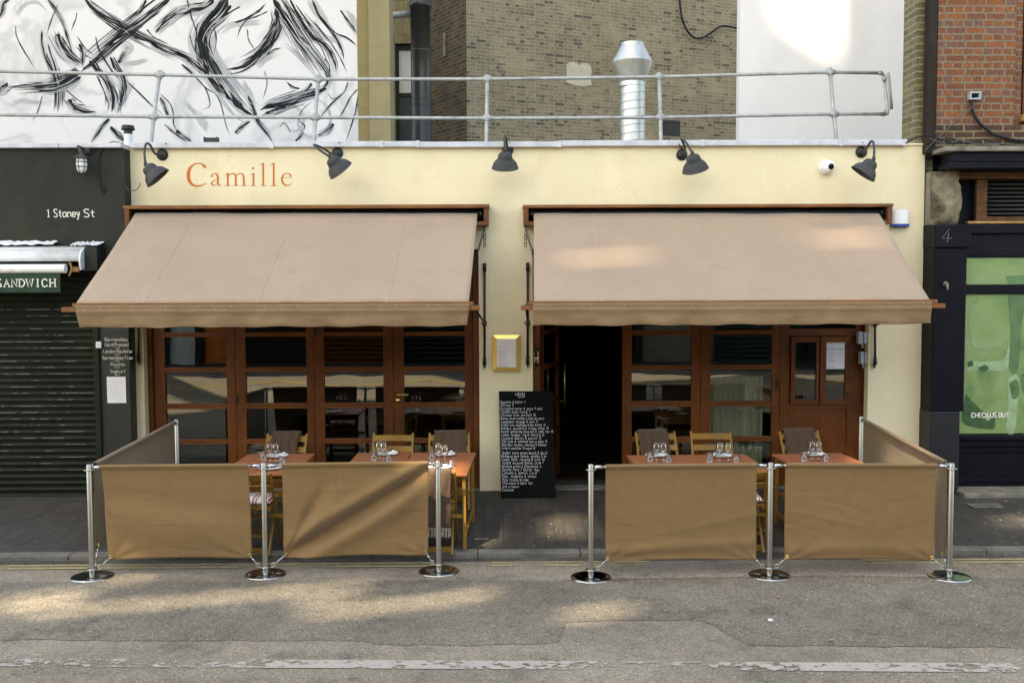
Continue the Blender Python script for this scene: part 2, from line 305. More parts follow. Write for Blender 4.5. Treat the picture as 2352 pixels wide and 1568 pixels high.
# ------------------------------------------------------------------ mesh builder
BASE = {}
def base_of(o):
    while o is not None:
        if o.name in BASE: return BASE[o.name]
        o = o.parent
    return Vector((0, 0, 0))
class MB:
    def __init__(s): s.v = []; s.f = []; s.mi = []; s.m = 0
    def face(s, pts):
        i = len(s.v); s.v += [Vector(p) for p in pts]; s.f.append(tuple(range(i, i+len(pts)))); s.mi.append(s.m); return s
    def box(s, x0, x1, y0, y1, z0, z1):
        i = len(s.v)
        s.v += [Vector(p) for p in ((x0, y0, z0), (x1, y0, z0), (x1, y1, z0), (x0, y1, z0), (x0, y0, z1), (x1, y0, z1), (x1, y1, z1), (x0, y1, z1))]
        for q in ((0, 3, 2, 1), (4, 5, 6, 7), (0, 1, 5, 4), (1, 2, 6, 5), (2, 3, 7, 6), (3, 0, 4, 7)):
            s.f.append(tuple(i+a for a in q)); s.mi.append(s.m)
        return s
    def bar(s, a, b, wd, th, side=None):
        a, b = Vector(a), Vector(b); d = (b-a).normalized()
        x = Vector(side) if side else (d.cross(Vector((0, 0, 1))) if abs(d.z) < .95 else Vector((1, 0, 0)))
        x = (x - d*x.dot(d)).normalized(); y = d.cross(x)
        i = len(s.v)
        for p in (a, b):
            for u, t in ((-1, -1), (1, -1), (1, 1), (-1, 1)): s.v.append(p + x*(u*wd/2) + y*(t*th/2))
        for q in ((0, 3, 2, 1), (4, 5, 6, 7), (0, 1, 5, 4), (1, 2, 6, 5), (2, 3, 7, 6), (3, 0, 4, 7)):
            s.f.append(tuple(i+k for k in q)); s.mi.append(s.m)
        return s
    def tube(s, pts, r, n=8, cap=True, closed=False):
        pts = [Vector(p) for p in pts]; m = len(pts); rings = []
        prev = None
        for j, p in enumerate(pts):
            if closed: d = pts[(j+1) % m]-pts[j-1]
            else: d = pts[min(j+1, m-1)]-pts[max(j-1, 0)]
            d.normalize()
            if prev is None:
                x = d.cross(Vector((0, 0, 1)))
                if x.length < .05: x = d.cross(Vector((0, 1, 0)))
            else: x = prev - d*prev.dot(d)
            x.normalize(); prev = x; y = d.cross(x); rr = r[j] if isinstance(r, (list, tuple)) else r
            i = len(s.v); rings.append(i)
            for k in range(n):
                a = 2*math.pi*k/n; s.v.append(p + x*(rr*math.cos(a)) + y*(rr*math.sin(a)))
        for j in range(m if closed else m-1):
            a, b = rings[j], rings[(j+1) % m]
            for k in range(n):
                s.f.append((a+k, a+(k+1) % n, b+(k+1) % n, b+k)); s.mi.append(s.m)
        if cap and not closed:
            s.f.append(tuple(rings[0]+k for k in range(n))[::-1]); s.mi.append(s.m)
            s.f.append(tuple(rings[-1]+k for k in range(n))); s.mi.append(s.m)
        return s
    def lathe(s, prof, c=(0, 0, 0), axis=(0, 0, 1), n=24):
        c = Vector(c); ax = Vector(axis).normalized(); x = ax.cross(Vector((0, 1, 0)))
        if x.length < .1: x = ax.cross(Vector((1, 0, 0)))
        x.normalize(); y = ax.cross(x); rings = []
        for r, h in prof:
            i = len(s.v); rings.append(i)
            for k in range(n):
                a = 2*math.pi*k/n; s.v.append(c + ax*h + x*(r*math.cos(a)) + y*(r*math.sin(a)))
        for a, b in zip(rings, rings[1:]):
            for k in range(n):
                s.f.append((a+k, a+(k+1) % n, b+(k+1) % n, b+k)); s.mi.append(s.m)
        return s
    def grid(s, fn, nu, nv):
        i = len(s.v)
        for b in range(nv+1):
            for a in range(nu+1): s.v.append(Vector(fn(a/nu, b/nv)))
        for b in range(nv):
            for a in range(nu):
                q = i+b*(nu+1)+a; s.f.append((q, q+1, q+nu+2, q+nu+1)); s.mi.append(s.m)
        return s
    def holes(s, x0, x1, z0, z1, y0, y1, hs):
        xs = sorted({x0, x1, *[h[0] for h in hs], *[h[1] for h in hs]}); zs = sorted({z0, z1, *[h[2] for h in hs], *[h[3] for h in hs]})
        xs = [x for x in xs if x0-1e-6 <= x <= x1+1e-6]; zs = [z for z in zs if z0-1e-6 <= z <= z1+1e-6]
        def solid(i, j):
            if i < 0 or j < 0 or i >= len(xs)-1 or j >= len(zs)-1: return False
            cx, cz = (xs[i]+xs[i+1])/2, (zs[j]+zs[j+1])/2
            return not any(h[0] < cx < h[1] and h[2] < cz < h[3] for h in hs)
        for i in range(len(xs)-1):
            for j in range(len(zs)-1):
                if not solid(i, j): continue
                a, b, c, d = xs[i], xs[i+1], zs[j], zs[j+1]
                s.face([(a, y0, c), (b, y0, c), (b, y0, d), (a, y0, d)]); s.face([(b, y1, c), (a, y1, c), (a, y1, d), (b, y1, d)])
                if not solid(i-1, j): s.face([(a, y1, c), (a, y0, c), (a, y0, d), (a, y1, d)])
                if not solid(i+1, j): s.face([(b, y0, c), (b, y1, c), (b, y1, d), (b, y0, d)])
                if not solid(i, j-1): s.face([(a, y1, c), (b, y1, c), (b, y0, c), (a, y0, c)])
                if not solid(i, j+1): s.face([(a, y0, d), (b, y0, d), (b, y1, d), (a, y1, d)])
        return s
    def ribbon(s, pts, ws, o=Vector((0, 0, 0)), ux=Vector((1, 0, 0)), uz=Vector((0, 0, 1))):
        """flat painted stroke: pts in plane coordinates, ws widths"""
        n = len(pts); L = []; Rr = []
        for j in range(n):
            a = pts[max(j-1, 0)]; b = pts[min(j+1, n-1)]; dx, dy = b[0]-a[0], b[1]-a[1]; l = math.hypot(dx, dy) or 1e-9
            nx, ny = -dy/l, dx/l; h = ws[j]/2
            L.append(o+ux*(pts[j][0]+nx*h)+uz*(pts[j][1]+ny*h)); Rr.append(o+ux*(pts[j][0]-nx*h)+uz*(pts[j][1]-ny*h))
        i = len(s.v); s.v += L+Rr
        for j in range(n-1): s.f.append((i+j, i+n+j, i+n+j+1, i+j+1)); s.mi.append(s.m)
        return s
    def disc(s, c, r, ux=Vector((1, 0, 0)), uz=Vector((0, 0, 1)), n=14):
        return s.face([Vector(c)+ux*(r*math.cos(2*math.pi*k/n))+uz*(r*math.sin(2*math.pi*k/n)) for k in range(n)])
    def build(s, name, mat, parent=None, smooth=False, bevel=0, solid=0, subd=0, weld=False):
        b = base_of(parent)
        me = bpy.data.meshes.new(name); me.from_pydata([tuple(p-b) for p in s.v], [], s.f)
        for m in (mat if isinstance(mat, list) else [mat]): me.materials.append(M[m] if isinstance(m, str) else m)
        if isinstance(mat, list): me.polygons.foreach_set("material_index", s.mi)
        if weld:
            bm = bmesh.new(); bm.from_mesh(me); bmesh.ops.remove_doubles(bm, verts=bm.verts, dist=1e-5); bmesh.ops.recalc_face_normals(bm, faces=bm.faces); bm.to_mesh(me); bm.free()
        if smooth: me.polygons.foreach_set("use_smooth", [True]*len(me.polygons))
        o = bpy.data.objects.new(name, me); C.objects.link(o)
        if parent is not None: o.parent = parent
        if solid:
            md = o.modifiers.new("solid", 'SOLIDIFY'); md.thickness = solid; md.offset = 0
        if subd:
            md = o.modifiers.new("sub", 'SUBSURF'); md.levels = subd; md.render_levels = subd
        if bevel:
            md = o.modifiers.new("bevel", 'BEVEL'); md.width = bevel; md.segments = 2; md.limit_method = 'ANGLE'
        return o
def tag(o, label=None, cat=None, group=None, kind=None):
    if label: o["label"] = label
    if cat: o["category"] = cat
    if group: o["group"] = group
    if kind: o["kind"] = kind
    return o
def thing(name, label, cat, loc=(0, 0, 0), group=None, rotz=0):
    o = bpy.data.objects.new(name, None); C.objects.link(o); o.empty_display_size = .1
    o.location = loc; o.rotation_euler = (0, 0, rotz); BASE[o.name] = Vector(loc)
    return tag(o, label, cat, group)
KIDS = {}
def copy_tree(o, parent=None):
    c = o.copy(); C.objects.link(c)
    if parent is not None: c.parent = parent
    for ch in list(o.children): copy_tree(ch, c)
    return c
def catmull(pts, k=6):
    if len(pts) < 3: return list(pts)
    out = []; n = len(pts); dim = len(pts[0])
    for i in range(n-1):
        p0, p1, p2, p3 = pts[max(i-1, 0)], pts[i], pts[i+1], pts[min(i+2, n-1)]
        for j in range(k):
            t = j/k
            out.append(tuple(.5*(2*p1[d]+(p2[d]-p0[d])*t+(2*p0[d]-5*p1[d]+4*p2[d]-p3[d])*t*t+(3*p1[d]-p0[d]-3*p2[d]+p3[d])*t**3) for d in range(dim)))
    out.append(tuple(pts[-1])); return out
# ------------------------------------------------------------------ stroke lettering
GL = {}
for ln in """a ~5i3j1j0h0f1d3d5f;5j5d
b 0n0d;~0h2j4j5h5f4d2d0f
c ~5i3j1j0h0f1d3d5e
d 5n5d;~5h3j1j0h0f1d3d5f
e ~0g3g5g5i3j1j0h0f1d3d5e
f ~4n3n2m2k2d;0j4j
g ~5h3j1j0h0f1d3d5f;~5j5d5b4a2a0b
h 0n0d;~0h2j4j5h5d
i 1j1d;1l1m
j ~2j2b1a0a;2l2m
k 0n0d;4j0f;1g4d
l 1n1d
m 0j0d;~0h2j3j4h4d;~4h6j7j8h8d
n 0j0d;~0h2j4j5h5d
o ~2j1j0h0f1d3d5f5h4j2j
p 0j0a;~0h2j4j5h5f4d2d0f
q 5j5a;~5h3j1j0h0f1d3d5f
r 0j0d;~0h1i3j4j
s ~4i3j1j0i1h3g4f3d1d0e
t ~2m2f3d4d;0j4j
u ~0j0f1d3d5f;5j5d
v 0j2d4j
w 0j2d4j6d8j
x 0j4d;4j0d
y 0j2e;4j1a
z 0j4j0d4d
A 0d3n6d;1h5h
B 0d0n;~0n3n4m4k3i0i;~0i4i5g5f4d0d
C ~6l4n2n0l0f2d4d6f
D 0d0n;~0n3n5l6j6h5f3d0d
E 5n0n0d5d;0i4i
F 0d0n5n;0i4i
G ~6l4n2n0l0f2d4d6f;6f6h4h
H 0n0d;6n6d;0i6i
I 1n1d
K 0n0d;5n0h;2j5d
L 0n0d5d
M 0d0n4g8n8d
N 0d0n6d6n
O ~3n1m0k0g1e3d5e6g6k5m3n
P 0d0n;~0n3n5m5j3i0i
R 0d0n;~0n3n5m5j3i0i;3i6d
S ~5m4n1n0l1j4h5f4d1d0e
T 0n6n;3n3d
U ~0n0f2d4d6f6n
V 0n3d6n
W 0n2d4n6d8n
Y 0n3i6n;3i3d
0 ~2n0l0f2d4f4l2n
1 0l2n2d
2 ~0l1n3n4l3i0d;0d4d
3 ~0m2n4m4k2i4g4e2d0e
4 3n0g5g;3k3d
5 4n1n0i;~0i3i4g4e2d0d
6 ~4n1k0f2d4f3h0g
7 0n4n1d
8 ~2n0l2i4f2d0f2i4l2n
9 ~4j2i0k0m2n4m4j2d
& ~5d1k1m2n3m0g0e2d5g
/ 0d4n
- 0h3h
, 1d0b""".split("\n"):
    ch, gs = ln[0], ln[2:]; st = []
    for g in gs.split(";"):
        cur = g[0] == "~"; g = g.lstrip("~")
        p = [(int(g[i])/10, (ord(g[i+1])-100)/10) for i in range(0, len(g), 2)]
        st.append((p, cur))
    GL[ch] = (st, max(x for p, _ in st for x, _ in p))
def text_w(s, gap=.22, mono=None, xs=1.0):
    return sum((.3 if c == ' ' else (mono or GL[c][1]*xs+gap)) for c in s)
def fit(s, w, h, gap, sp=.3):
    n = len(s)-s.count(' '); base = sum(GL[c][1] for c in s if c != ' '); return (w/h - gap*(n-1) - sp*s.count(' '))/base
def text(mb, s, o, ux, uz, h, wd, align='l', gap=.22, serif=False, mono=None, jit=0, xs=1.0, slant=0, sp=.3):
    tw = text_w(s, gap, mono, xs)-gap; x = {'l': 0, 'c': -tw/2, 'r': -tw}[align]
    for c in s:
        if c == ' ': x += sp if not mono else mono; continue
        st, gw = GL[c]; k = 1+random.uniform(-jit, jit); dy = random.uniform(-jit, jit)*.3
        ox = x+((mono-gw*xs-gap)/2 if mono else 0)
        for p, cur in st:
            q = [((ox+a*xs*k+b*slant)*h, (b*k+dy)*h) for a, b in p]
            ends = [q[0], q[-1]]
            if cur: q = catmull(q, 4)
            mb.ribbon(q, [wd]*len(q), o, ux, uz)
            if serif and not cur:
                for e, e2 in ((p[0], p[1]), (p[-1], p[-2])):
                    if abs(e[0]-e2[0]) < .35 and abs(e[1]-e2[1]) > .2 and e[1] in (0.0, 1.0, .6, -.3) and c not in 'MNAVWY' or (serif == 2 and c in 'MNAVW' and e[1] in (0., 1.) and e[0] in (0., .6, .8)):
                        ex, ey = (ox+e[0]*xs)*h, e[1]*h
                        if e[1] == .6: mb.ribbon([(ex-.16*h, ey), (ex, ey)], [wd*.8]*2, o, ux, uz)
                        else: mb.ribbon([(ex-.16*h, ey), (ex+.16*h, ey)], [wd*.8]*2, o, ux, uz)
        x += mono or gw*xs+gap
    return tw*h
# ================================================================== SETTING
def pave_z(y): return .05 + (y+2.45)*.05/2.45
def sheet(name, mat, pts, kind='structure'):
    return tag(MB().face(pts).build(name, mat), kind=kind)
sheet('road', 'road', [(-45, -60, 0), (45, -60, 0), (45, -2.5, 0), (-45, -2.5, 0)])
g = MB(); g.face([(-45, -2.45, pave_z(-2.45)), (45, -2.45, pave_z(-2.45)), (45, .6, pave_z(.6)), (-45, .6, pave_z(.6))])
tag(g.build('pavement', 'paver'), kind='structure')
kb = MB(); x = -12.0
while x < 12:
    l = random.uniform(.8, 1.1); kb.box(x, x+l-.008, -2.605+random.uniform(-.006, .006), -2.452, -.1, .052+random.uniform(-.003, .003)); x += l
tag(kb.build('kerb', 'kerb', bevel=.008), kind='structure')
sheet('gutter', 'gutter', [(-20, -2.72, .004), (20, -2.70, .004), (20, -2.6, .004), (-20, -2.6, .004)])
# darker, rougher resurfaced strip of road with its ragged lower edge, and the pinkish trench strip beside the kerb
def ragged(pxs, Z, amp=.018):
    out = []
    for a, b in zip(pxs, pxs[1:]):
        A, B = G(*a, Z), G(*b, Z); n = max(2, int((B-A).length/.08))
        for j in range(n):
            p = A.lerp(B, j/n); out.append(Vector((p.x, p.y+random.uniform(-amp, amp), Z)))
    out.append(G(*pxs[-1], Z)); return out
lo = ragged([(-900, 1468), (300, 1469), (840, 1470), (860, 1479), (1130, 1481), (1285, 1474), (1300, 1430), (1420, 1424), (1600, 1421), (1640, 1436), (1680, 1462), (1720, 1480), (2000, 1484), (3300, 1492)], .004)
hi_ = ragged([(-900, 1338), (600, 1334), (1150, 1331), (1330, 1333), (1900, 1322), (2150, 1326), (3300, 1322)], .004, .01)
m = MB(); n = 160
def at_x(pl, x):
    for a, b in zip(pl, pl[1:]):
        if a.x <= x <= b.x: return a.lerp(b, (x-a.x)/max(1e-6, b.x-a.x))
    return pl[0] if x < pl[0].x else pl[-1]
pl = [p.x for p in lo if -9 < p.x < 9]
for a, b in zip(pl, pl[1:]):
    if b-a < 1e-4: continue
    A, B, Cc, D = at_x(lo, a), at_x(lo, b), at_x(hi_, b), at_x(hi_, a)
    m.face([(a, A.y, .004), (b, B.y, .004), (b, Cc.y, .004), (a, D.y, .004)])
tag(m.build('resurfaced_road', 'patch'), kind='structure')
sheet('trench_strip', 'patch2', [G(1290, 1332, .005), G(1900, 1321, .005), G(2700, 1334, .005), G(2700, 1294, .005), G(1500, 1290, .005), G(1290, 1300, .005)])
for k, (ya, yb) in enumerate(((-2.79, -2.74), (-2.885, -2.835))):
    m = MB()
    for a, b in ((-12, -.62), (-.12, .9), (1.02, 1.35), (3.35, 12)):
        m.face([(a, ya, .008), (b, ya, .008), (b, yb, .008), (a, yb, .008)])
    tag(m.build('yellow_line', 'yline'), kind='structure')
m = MB(); A, B, Cc, D = G(-300, 1509, .006), G(2700, 1524, .006), G(2700, 1545, .006), G(-300, 1527, .006)
m.face([D, Cc, B, A]); tag(m.build('white_line', 'wline'), kind='structure')
m = MB()
for s in (-1, 1):
    for x in range(-3, 4):
        x = x*4.0; m.bar((x, -12.7, .006), (x+2, -14.3, .006), .14, .008, (.6, .8, 0)); m.bar((x+2, -14.3, .006), (x+4, -12.7, .006), .14, .008, (-.6, .8, 0))
    break
tag(m.build('zigzag_line', 'zig'), kind='structure')
# ================================================================== RESTAURANT
rest = thing('restaurant_building', 'cream plastered restaurant front with two brown awnings, mahogany glazed doors and orange name', 'building', (.3, 0, .1))
X0, X1 = -4.395, 5.025
ZT = W(1176, 338, 0).z
Lx0, Lx1 = W(332, 900, 0).x, W(1101, 900, 0).x
Rx0, Rx1 = W(1224, 900, 0).x, W(1993, 900, 0).x
ZO = W(1095, 572, 0).z
m = MB(); m.holes(X0, X1, .06, ZT, 0, .3, [(Lx0, Lx1, .06, ZO), (Rx0, Rx1, .06, ZO)]); m.build('wall', 'plaster', rest)
m = MB()                                       # lead flashing in lengths with welted joints
xs = [-4.395, W(300, 330, 0).x+.02] + [W(p, 330, 0).x for p in (632, 883, 966, 1290, 1616, 1932)] + [W(2078, 330, 0).x]
for a, b in zip(xs[1:], xs[2:]):
    d = random.uniform(-.006, .006)
    m.box(a, b-.003, -.075, .34, ZT-.004+d, ZT+.062+d); m.box(b-.05, b, -.082, .345, ZT-.012+d, ZT+.068+d)
m.build('coping', 'lead', rest, bevel=.008)
m = MB(); m.box(W(2080, 330, 0).x, X1, -.02, .3, ZT, ZT+.03); m.build('parapet_end', 'plaster', rest, bevel=.012)
m = MB(); m.box(X0, X1, .34, 7.4, 3.75, 3.9); m.build('flat_roof', 'roof', rest)
# lettering painted on the wall, traced stroke by stroke
def L(px, py): p = W((280+px/4.704)*.91875, (330+py/4.704)*.91875, -.003); return (p.x, p.z)
sc = 1/4.704*.91875*11.9/FPX
m = MB(); O = Vector((0, -.003, 0))
def st(pts, k=5):
    q = catmull(pts, k); m.ribbon([L(a, b) for a, b, _ in q], [max(.002, c_*sc) for _, _, c_ in q], O)
st([(1100, 402, 10), (1094, 412, 26), (1072, 392, 22), (1035, 370, 14), (990, 372, 12), (945, 395, 20), (912, 435, 34), (897, 500, 41), (904, 560, 40), (930, 605, 30), (970, 632, 22), (1015, 636, 17), (1060, 625, 12), (1112, 603, 6)])
m.disc((L(1085, 404)[0], -.0032, L(1085, 404)[1]), 17*sc)
st([(1168, 522, 12), (1178, 502, 11), (1203, 489, 9), (1228, 495, 15), (1243, 522, 22), (1246, 570, 22), (1246, 608, 20), (1258, 628, 12), (1284, 618, 5)]); m.disc((L(1172, 518)[0], -.0032, L(1172, 518)[1]), 12*sc)
st([(1243, 550, 6), (1205, 570, 9), (1177, 590, 14), (1170, 608, 18), (1185, 624, 14), (1215, 625, 9), (1245, 604, 7)])
def stem(x, t, b_, wd=21, serif=True, top=True):
    m.ribbon([L(x, t), L(x, b_)], [wd*sc]*2, O)
    if top: m.ribbon([L(x-41, t+18), L(x-20, t+5), L(x+8, t-3)], [3*sc, 9*sc, 12*sc], O)
    m.ribbon([L(x-33, b_), L(x+33, b_)], [6*sc]*2, O)
stem(1361, 489, 630); stem(1455, 545, 629, top=False); stem(1550, 545, 629, top=False)
for xx in (1372, 1465): st([(xx-6, 520, 6), (xx+22, 494, 11), (xx+55, 489, 13), (xx+76, 505, 19), (xx+83, 548, 21)])
stem(1663, 490, 630); m.disc((L(1657, 427)[0], -.003, L(1657, 427)[1]), 14*sc)
stem(1778, 372, 631); stem(1901, 372, 631)
st([(1998, 540, 6), (2108, 535, 6)]); st([(2106, 537, 12), (2098, 505, 16), (2068, 488, 10), (2035, 490, 11), (2007, 518, 18), (1998, 560, 22), (2012, 603, 21), (2045, 628, 15), (2080, 624, 10), (2110, 605, 4)])
m.build('lettering', 'letter', rest)
# glazed doors: frame, panes, muntins
YF0, YF1 = .17, .225
rows = [(607, 680), (690, 763), (773, 843), (854, 926), (938, 1008), (1019, 1086)]
ZR = [(W(640, b, YF0).z, W(640, a, YF0).z) for a, b in rows]
ZB = .115
def fx(px): return W(px, 900, YF0).x
def leaf(x0, x1, gx0, gx1, name='glazed_door', zr=ZR, zt=None):
    f = MB(); zt = zt or ZO-.03
    f.holes(x0+.003, x1-.003, ZB, zt, YF0, YF1, [(gx0, gx1, a, b) for a, b in zr])
    for a, c in zr:                              # slim glazing beads on the horizontal muntins
        f.m = 1; f.box(gx0, gx1, YF0-.006, YF0+.002, c, c+.022); f.box(gx0, gx1, YF0-.006, YF0+.002, a-.022, a)
    o = f.build(name, ['mahog', 'mahog_h'], rest, bevel=.005)
    p = MB()
    for a, c in zr: p.box(gx0-.004, gx1+.004, YF0+.026, YF0+.031, a-.004, c+.004)
    p.build('glass_pane', 'glass', o)
    return o
leaves = []
for (a, b, c, d) in ((354, 541, 380, 521), (541, 722, 565, 705), (722, 904, 745, 881), (904, 1088, 928, 1068)):
    leaves.append(leaf(fx(a), fx(b), fx(c), fx(d)))
for o, px, py in ((leaves[0], 543, 917), (leaves[1], 543+182, 760)):
    p = W(px, py, YF0-.01); h = MB(); h.box(p.x-.012, p.x+.012, p.y-.006, p.y+.012, p.z-.06, p.z+.06); h.build('hinge', 'black', o)
p = W(914, 905, YF0-.02); h = MB()
h.lathe([(0, -.02), (.022, -.02), (.026, -.012), (.026, .02)], p, (0, -1, 0), 16); h.tube([p+Vector((0, .01, 0)), p+Vector((0, -.05, 0)), p+Vector((.02, -.055, 0)), p+Vector((.13, -.05, -.004))], .0085)
q = p+Vector((0, 0, -.075)); h.lathe([(0, .024), (.02, .024), (.026, .016), (.026, -.02)], q, (0, -1, 0), 16)
h.build('handle', 'brass', leaves[3], smooth=True)
m = MB(); m.box(fx(346)-.04, fx(354), .12, .26, .1, ZO-.03); m.box(fx(1088), Lx1-.002, .10, .26, .1, ZO-.03); m.box(Lx0+.002, Lx1-.002, .12, .26, ZO-.03, ZO-.002)
m.box(Rx0+.002, fx(1241), .10, .26, .1, ZO-.03); m.box(fx(1985), Rx1-.002, .12, .26, .1, ZO-.03); m.box(Rx0+.002, Rx1-.002, .12, .26, ZO-.03, ZO-.002)
m.build('door_frame', 'mahog', rest, bevel=.006)
m = MB(); m.box(Lx0+.003, Lx1-.003, .02, .3, .07, .112); m.box(Rx0+.003, Rx1-.003, .02, .3, .07, .108); m.build('threshold', 'stone', rest, bevel=.006)
# right-hand side: open leaf swung in, two glazed leaves, panelled leaf with two hatch casements
for (a, b, c, d) in ((1429, 1609, 1451, 1588), (1609, 1791, 1632, 1773)): leaves.append(leaf(fx(a), fx(b), fx(c), fx(d)))
p = W(1786, 880, YF0-.01); h = MB(); h.box(p.x-.012, p.x+.012, p.y-.006, p.y+.012, p.z-.06, p.z+.06); h.build('hinge', 'black', leaves[-1])
hx = fx(1245); f = MB(); wd = .86
f.holes(0, wd, ZB, ZO-.03, 0, .05, [(.1, wd-.1, a, b) for a, b in ZR]); gl = MB()
for a, c in ZR: gl.box(.096, wd-.096, .022, .027, a, c)
hd = MB(); hd.tube([(wd-.06, -.01, 1.08), (wd-.06, -.07, 1.08), (wd-.19, -.07, 1.08)], .010); hd.tube([(wd-.1, -.09, 1.0), (wd-.1, -.09, 1.55)], .012)
for mb in (f, gl, hd): mb.v = [Vector((hx+v.x*math.cos(R(72))-v.y*math.sin(R(72)), .2+v.x*math.sin(R(72))+v.y*math.cos(R(72)), v.z)) for v in mb.v]
o = f.build('open_door', 'mahog', rest, bevel=.004); gl.build('glass_pane', 'glass', o); hd.build('handle', 'brass', o, smooth=True)
hx0, hx1 = fx(1791), fx(1985)
zz = lambda py: W(1880, py, YF0).z
f = MB(); cas = [(fx(1813), fx(1946), zz(929), zz(771)), (fx(1813), fx(1964), zz(755), zz(600)), (fx(1813), fx(1946), zz(1026), zz(939)), (fx(1813), fx(1946), zz(1118), zz(1040))]
f.holes(hx0+.003, hx1-.003, ZB, ZO-.03, YF0, YF1, cas); pd = f.build('panelled_door', 'mahog', rest, bevel=.006)
f = MB()
for c in cas[2:]: f.box(c[0]-.003, c[1]+.003, YF0+.018, YF0+.04, c[2]-.003, c[3]+.003)
f.build('panel', 'mahog', pd); f = MB(); c = cas[1]; f.box(c[0]-.003, c[1]+.003, YF0+.026, YF0+.031, c[2]-.003, c[3]+.003); f.build('glass_pane', 'glass', pd)
for (a, b, ga, gb) in ((1815, 1880, 1825, 1873), (1882, 1945, 1896, 1940)):
    f = MB(); f.holes(fx(a)+.003, fx(b)-.002, zz(928), zz(773), YF0-.022, YF0+.02, [(fx(ga), fx(gb), zz(917), zz(786))]); cw = f.build('casement', 'mahog', rest, bevel=.005)
    f = MB(); f.box(fx(ga)-.003, fx(gb)+.003, YF0+.002, YF0+.006, zz(917)-.003, zz(786)+.003); f.build('glass_pane', 'glass', cw)
    hxp = fx(a)-.004 if a < 1850 else fx(b)+.004
    for py in (800, 905): MB().box(hxp-.009, hxp+.009, YF0-.034, YF0-.02, zz(py)-.03, zz(py)+.03).build('hinge', 'black', cw)
# the dim room behind the glass
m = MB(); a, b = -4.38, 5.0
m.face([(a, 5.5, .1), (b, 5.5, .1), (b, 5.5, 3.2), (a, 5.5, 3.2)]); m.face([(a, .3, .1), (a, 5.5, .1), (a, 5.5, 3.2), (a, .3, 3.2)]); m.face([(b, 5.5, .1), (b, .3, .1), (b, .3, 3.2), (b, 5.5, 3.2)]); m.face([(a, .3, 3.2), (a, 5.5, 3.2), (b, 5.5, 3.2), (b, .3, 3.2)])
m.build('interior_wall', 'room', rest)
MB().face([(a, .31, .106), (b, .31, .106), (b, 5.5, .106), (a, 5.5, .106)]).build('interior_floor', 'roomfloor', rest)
# cafe curtain hung on rings behind the second right-hand leaf
cx0, cx1 = fx(1636), fx(1760)
cur = thing('cafe_curtain', 'pale sage linen curtain on rings behind the glazed door beside the hatch', 'curtain', ((cx0+cx1)/2, .33, .5))
zt = W(1700, 862, .33).z
MB().grid(lambda u, v: (cx0+(cx1-cx0)*u, .33+.018*math.sin(u*26+1)*(.5+.5*v)+.006*math.sin(u*61), zt-v*(zt-.2)-.012*abs(math.sin(u*math.pi*4.5))*(1-v)), 90, 14).build('curtain_cloth', 'linencurt', cur, smooth=True)
m = MB(); m.tube([(cx0-.05, .33, zt+.03), (cx1+.08, .33, zt+.03)], .006)
for k in range(6): m.tube([(cx0+(cx1-cx0)*k/5, .33+.022*math.cos(t), zt+.02+.022*math.sin(t)) for t in [2*math.pi*j/10 for j in range(10)]], .004, 5, closed=True)
m.build('curtain_rail', 'black', cur, smooth=True)
# ================================================================== LEFT SHOP
ls = thing('sandwich_shop', 'dark green shop with closed slatted shutter, lettered 1 Stoney St', 'building', (-5.5, -.2, 0))
YL = -.2; lz = lambda py: W(150, py, YL).z; lx = lambda px: W(px, 800, YL).x
zb = lz(575); ztop = W(150, 341, YL).z
m = MB(); m.box(-9, X0, YL, .3, zb, ztop); m.build('wall', 'gshop', ls)
m = MB(); m.box(lx(229), X0, YL, .1, 0, zb); m.build('brick_pier', 'greenbrick', ls)
m = MB(); x = -9
for a, b in ((-9, -7.2), (-7.2, W(140, 335, YL).x), (W(140, 335, YL).x, X0)): m.box(a, b-.003, YL-.06, .34, ztop, ztop+.055)
m.build('coping', 'lead', ls, bevel=.008)
sh = MB(); z = .06; prof = []                    # ribbed roller shutter
while z < zb:
    prof += [(0, z), (.004, z+.016), (.016, z+.028), (.020, z+.047), (.014, z+.064), (.0, z+.073)]; z += .076
for (a, za), (b, zb2) in zip(prof, prof[1:]): sh.face([(-9, YL+.06-a, za), (lx(216), YL+.06-a, za), (lx(216), YL+.06-b, zb2), (-9, YL+.06-b, zb2)])
so_ = sh.build('shutter', 'gshutter', ls)
m = MB(); m.box(-9, lx(216), YL-.01, YL+.07, .0, .062); m.build('bottom_rail', 'gshutter', so_, bevel=.006)
m = MB(); random.seed(3)                         # scuffs of bare metal along the ribs
for _ in range(150):
    k = random.randrange(4, 30); x = random.uniform(-6.1, lx(214)-.3); l = random.choice((.02, .05, .12, .3))*random.uniform(.4, 1.2); z = .06+.076*k+.050
    m.face([(x, YL+.0395, z), (x+l, YL+.0395, z), (x+l, YL+.0395, z+.0035), (x, YL+.0395, z+.0035)])
tag(m.build('scuff', 'galv', so_), kind='stuff')
m = MB(); m.box(lx(216), lx(229), YL-.03, YL+.1, 0, zb); m.build('shutter_guide', 'gshutter', ls, bevel=.005)
m = MB(); p = W(108, 498, YL-.003); wd = W(217, 498, YL-.003).x-p.x; hh = W(150, 481, YL).z-W(150, 498, YL).z
text(m, "1", p, Vector((1, 0, 0)), Vector((0, 0, 1)), hh, .010, serif=True); p = W(124, 498, YL-.003); wd = W(183, 498, YL-.003).x-p.x; text(m, "Stoney", p, Vector((1, 0, 0)), Vector((0, 0, 1)), hh, .010, serif=True, gap=.2, xs=fit("Stoney", wd, hh, .2)); p = W(193, 498, YL-.003); wd = W(217, 498, YL-.003).x-p.x; text(m, "St", p, Vector((1, 0, 0)), Vector((0, 0, 1)), hh, .010, serif=True, gap=.18, xs=fit("St", wd, hh, .18))
m.build('address_lettering', 'wletter', ls)
m = MB()
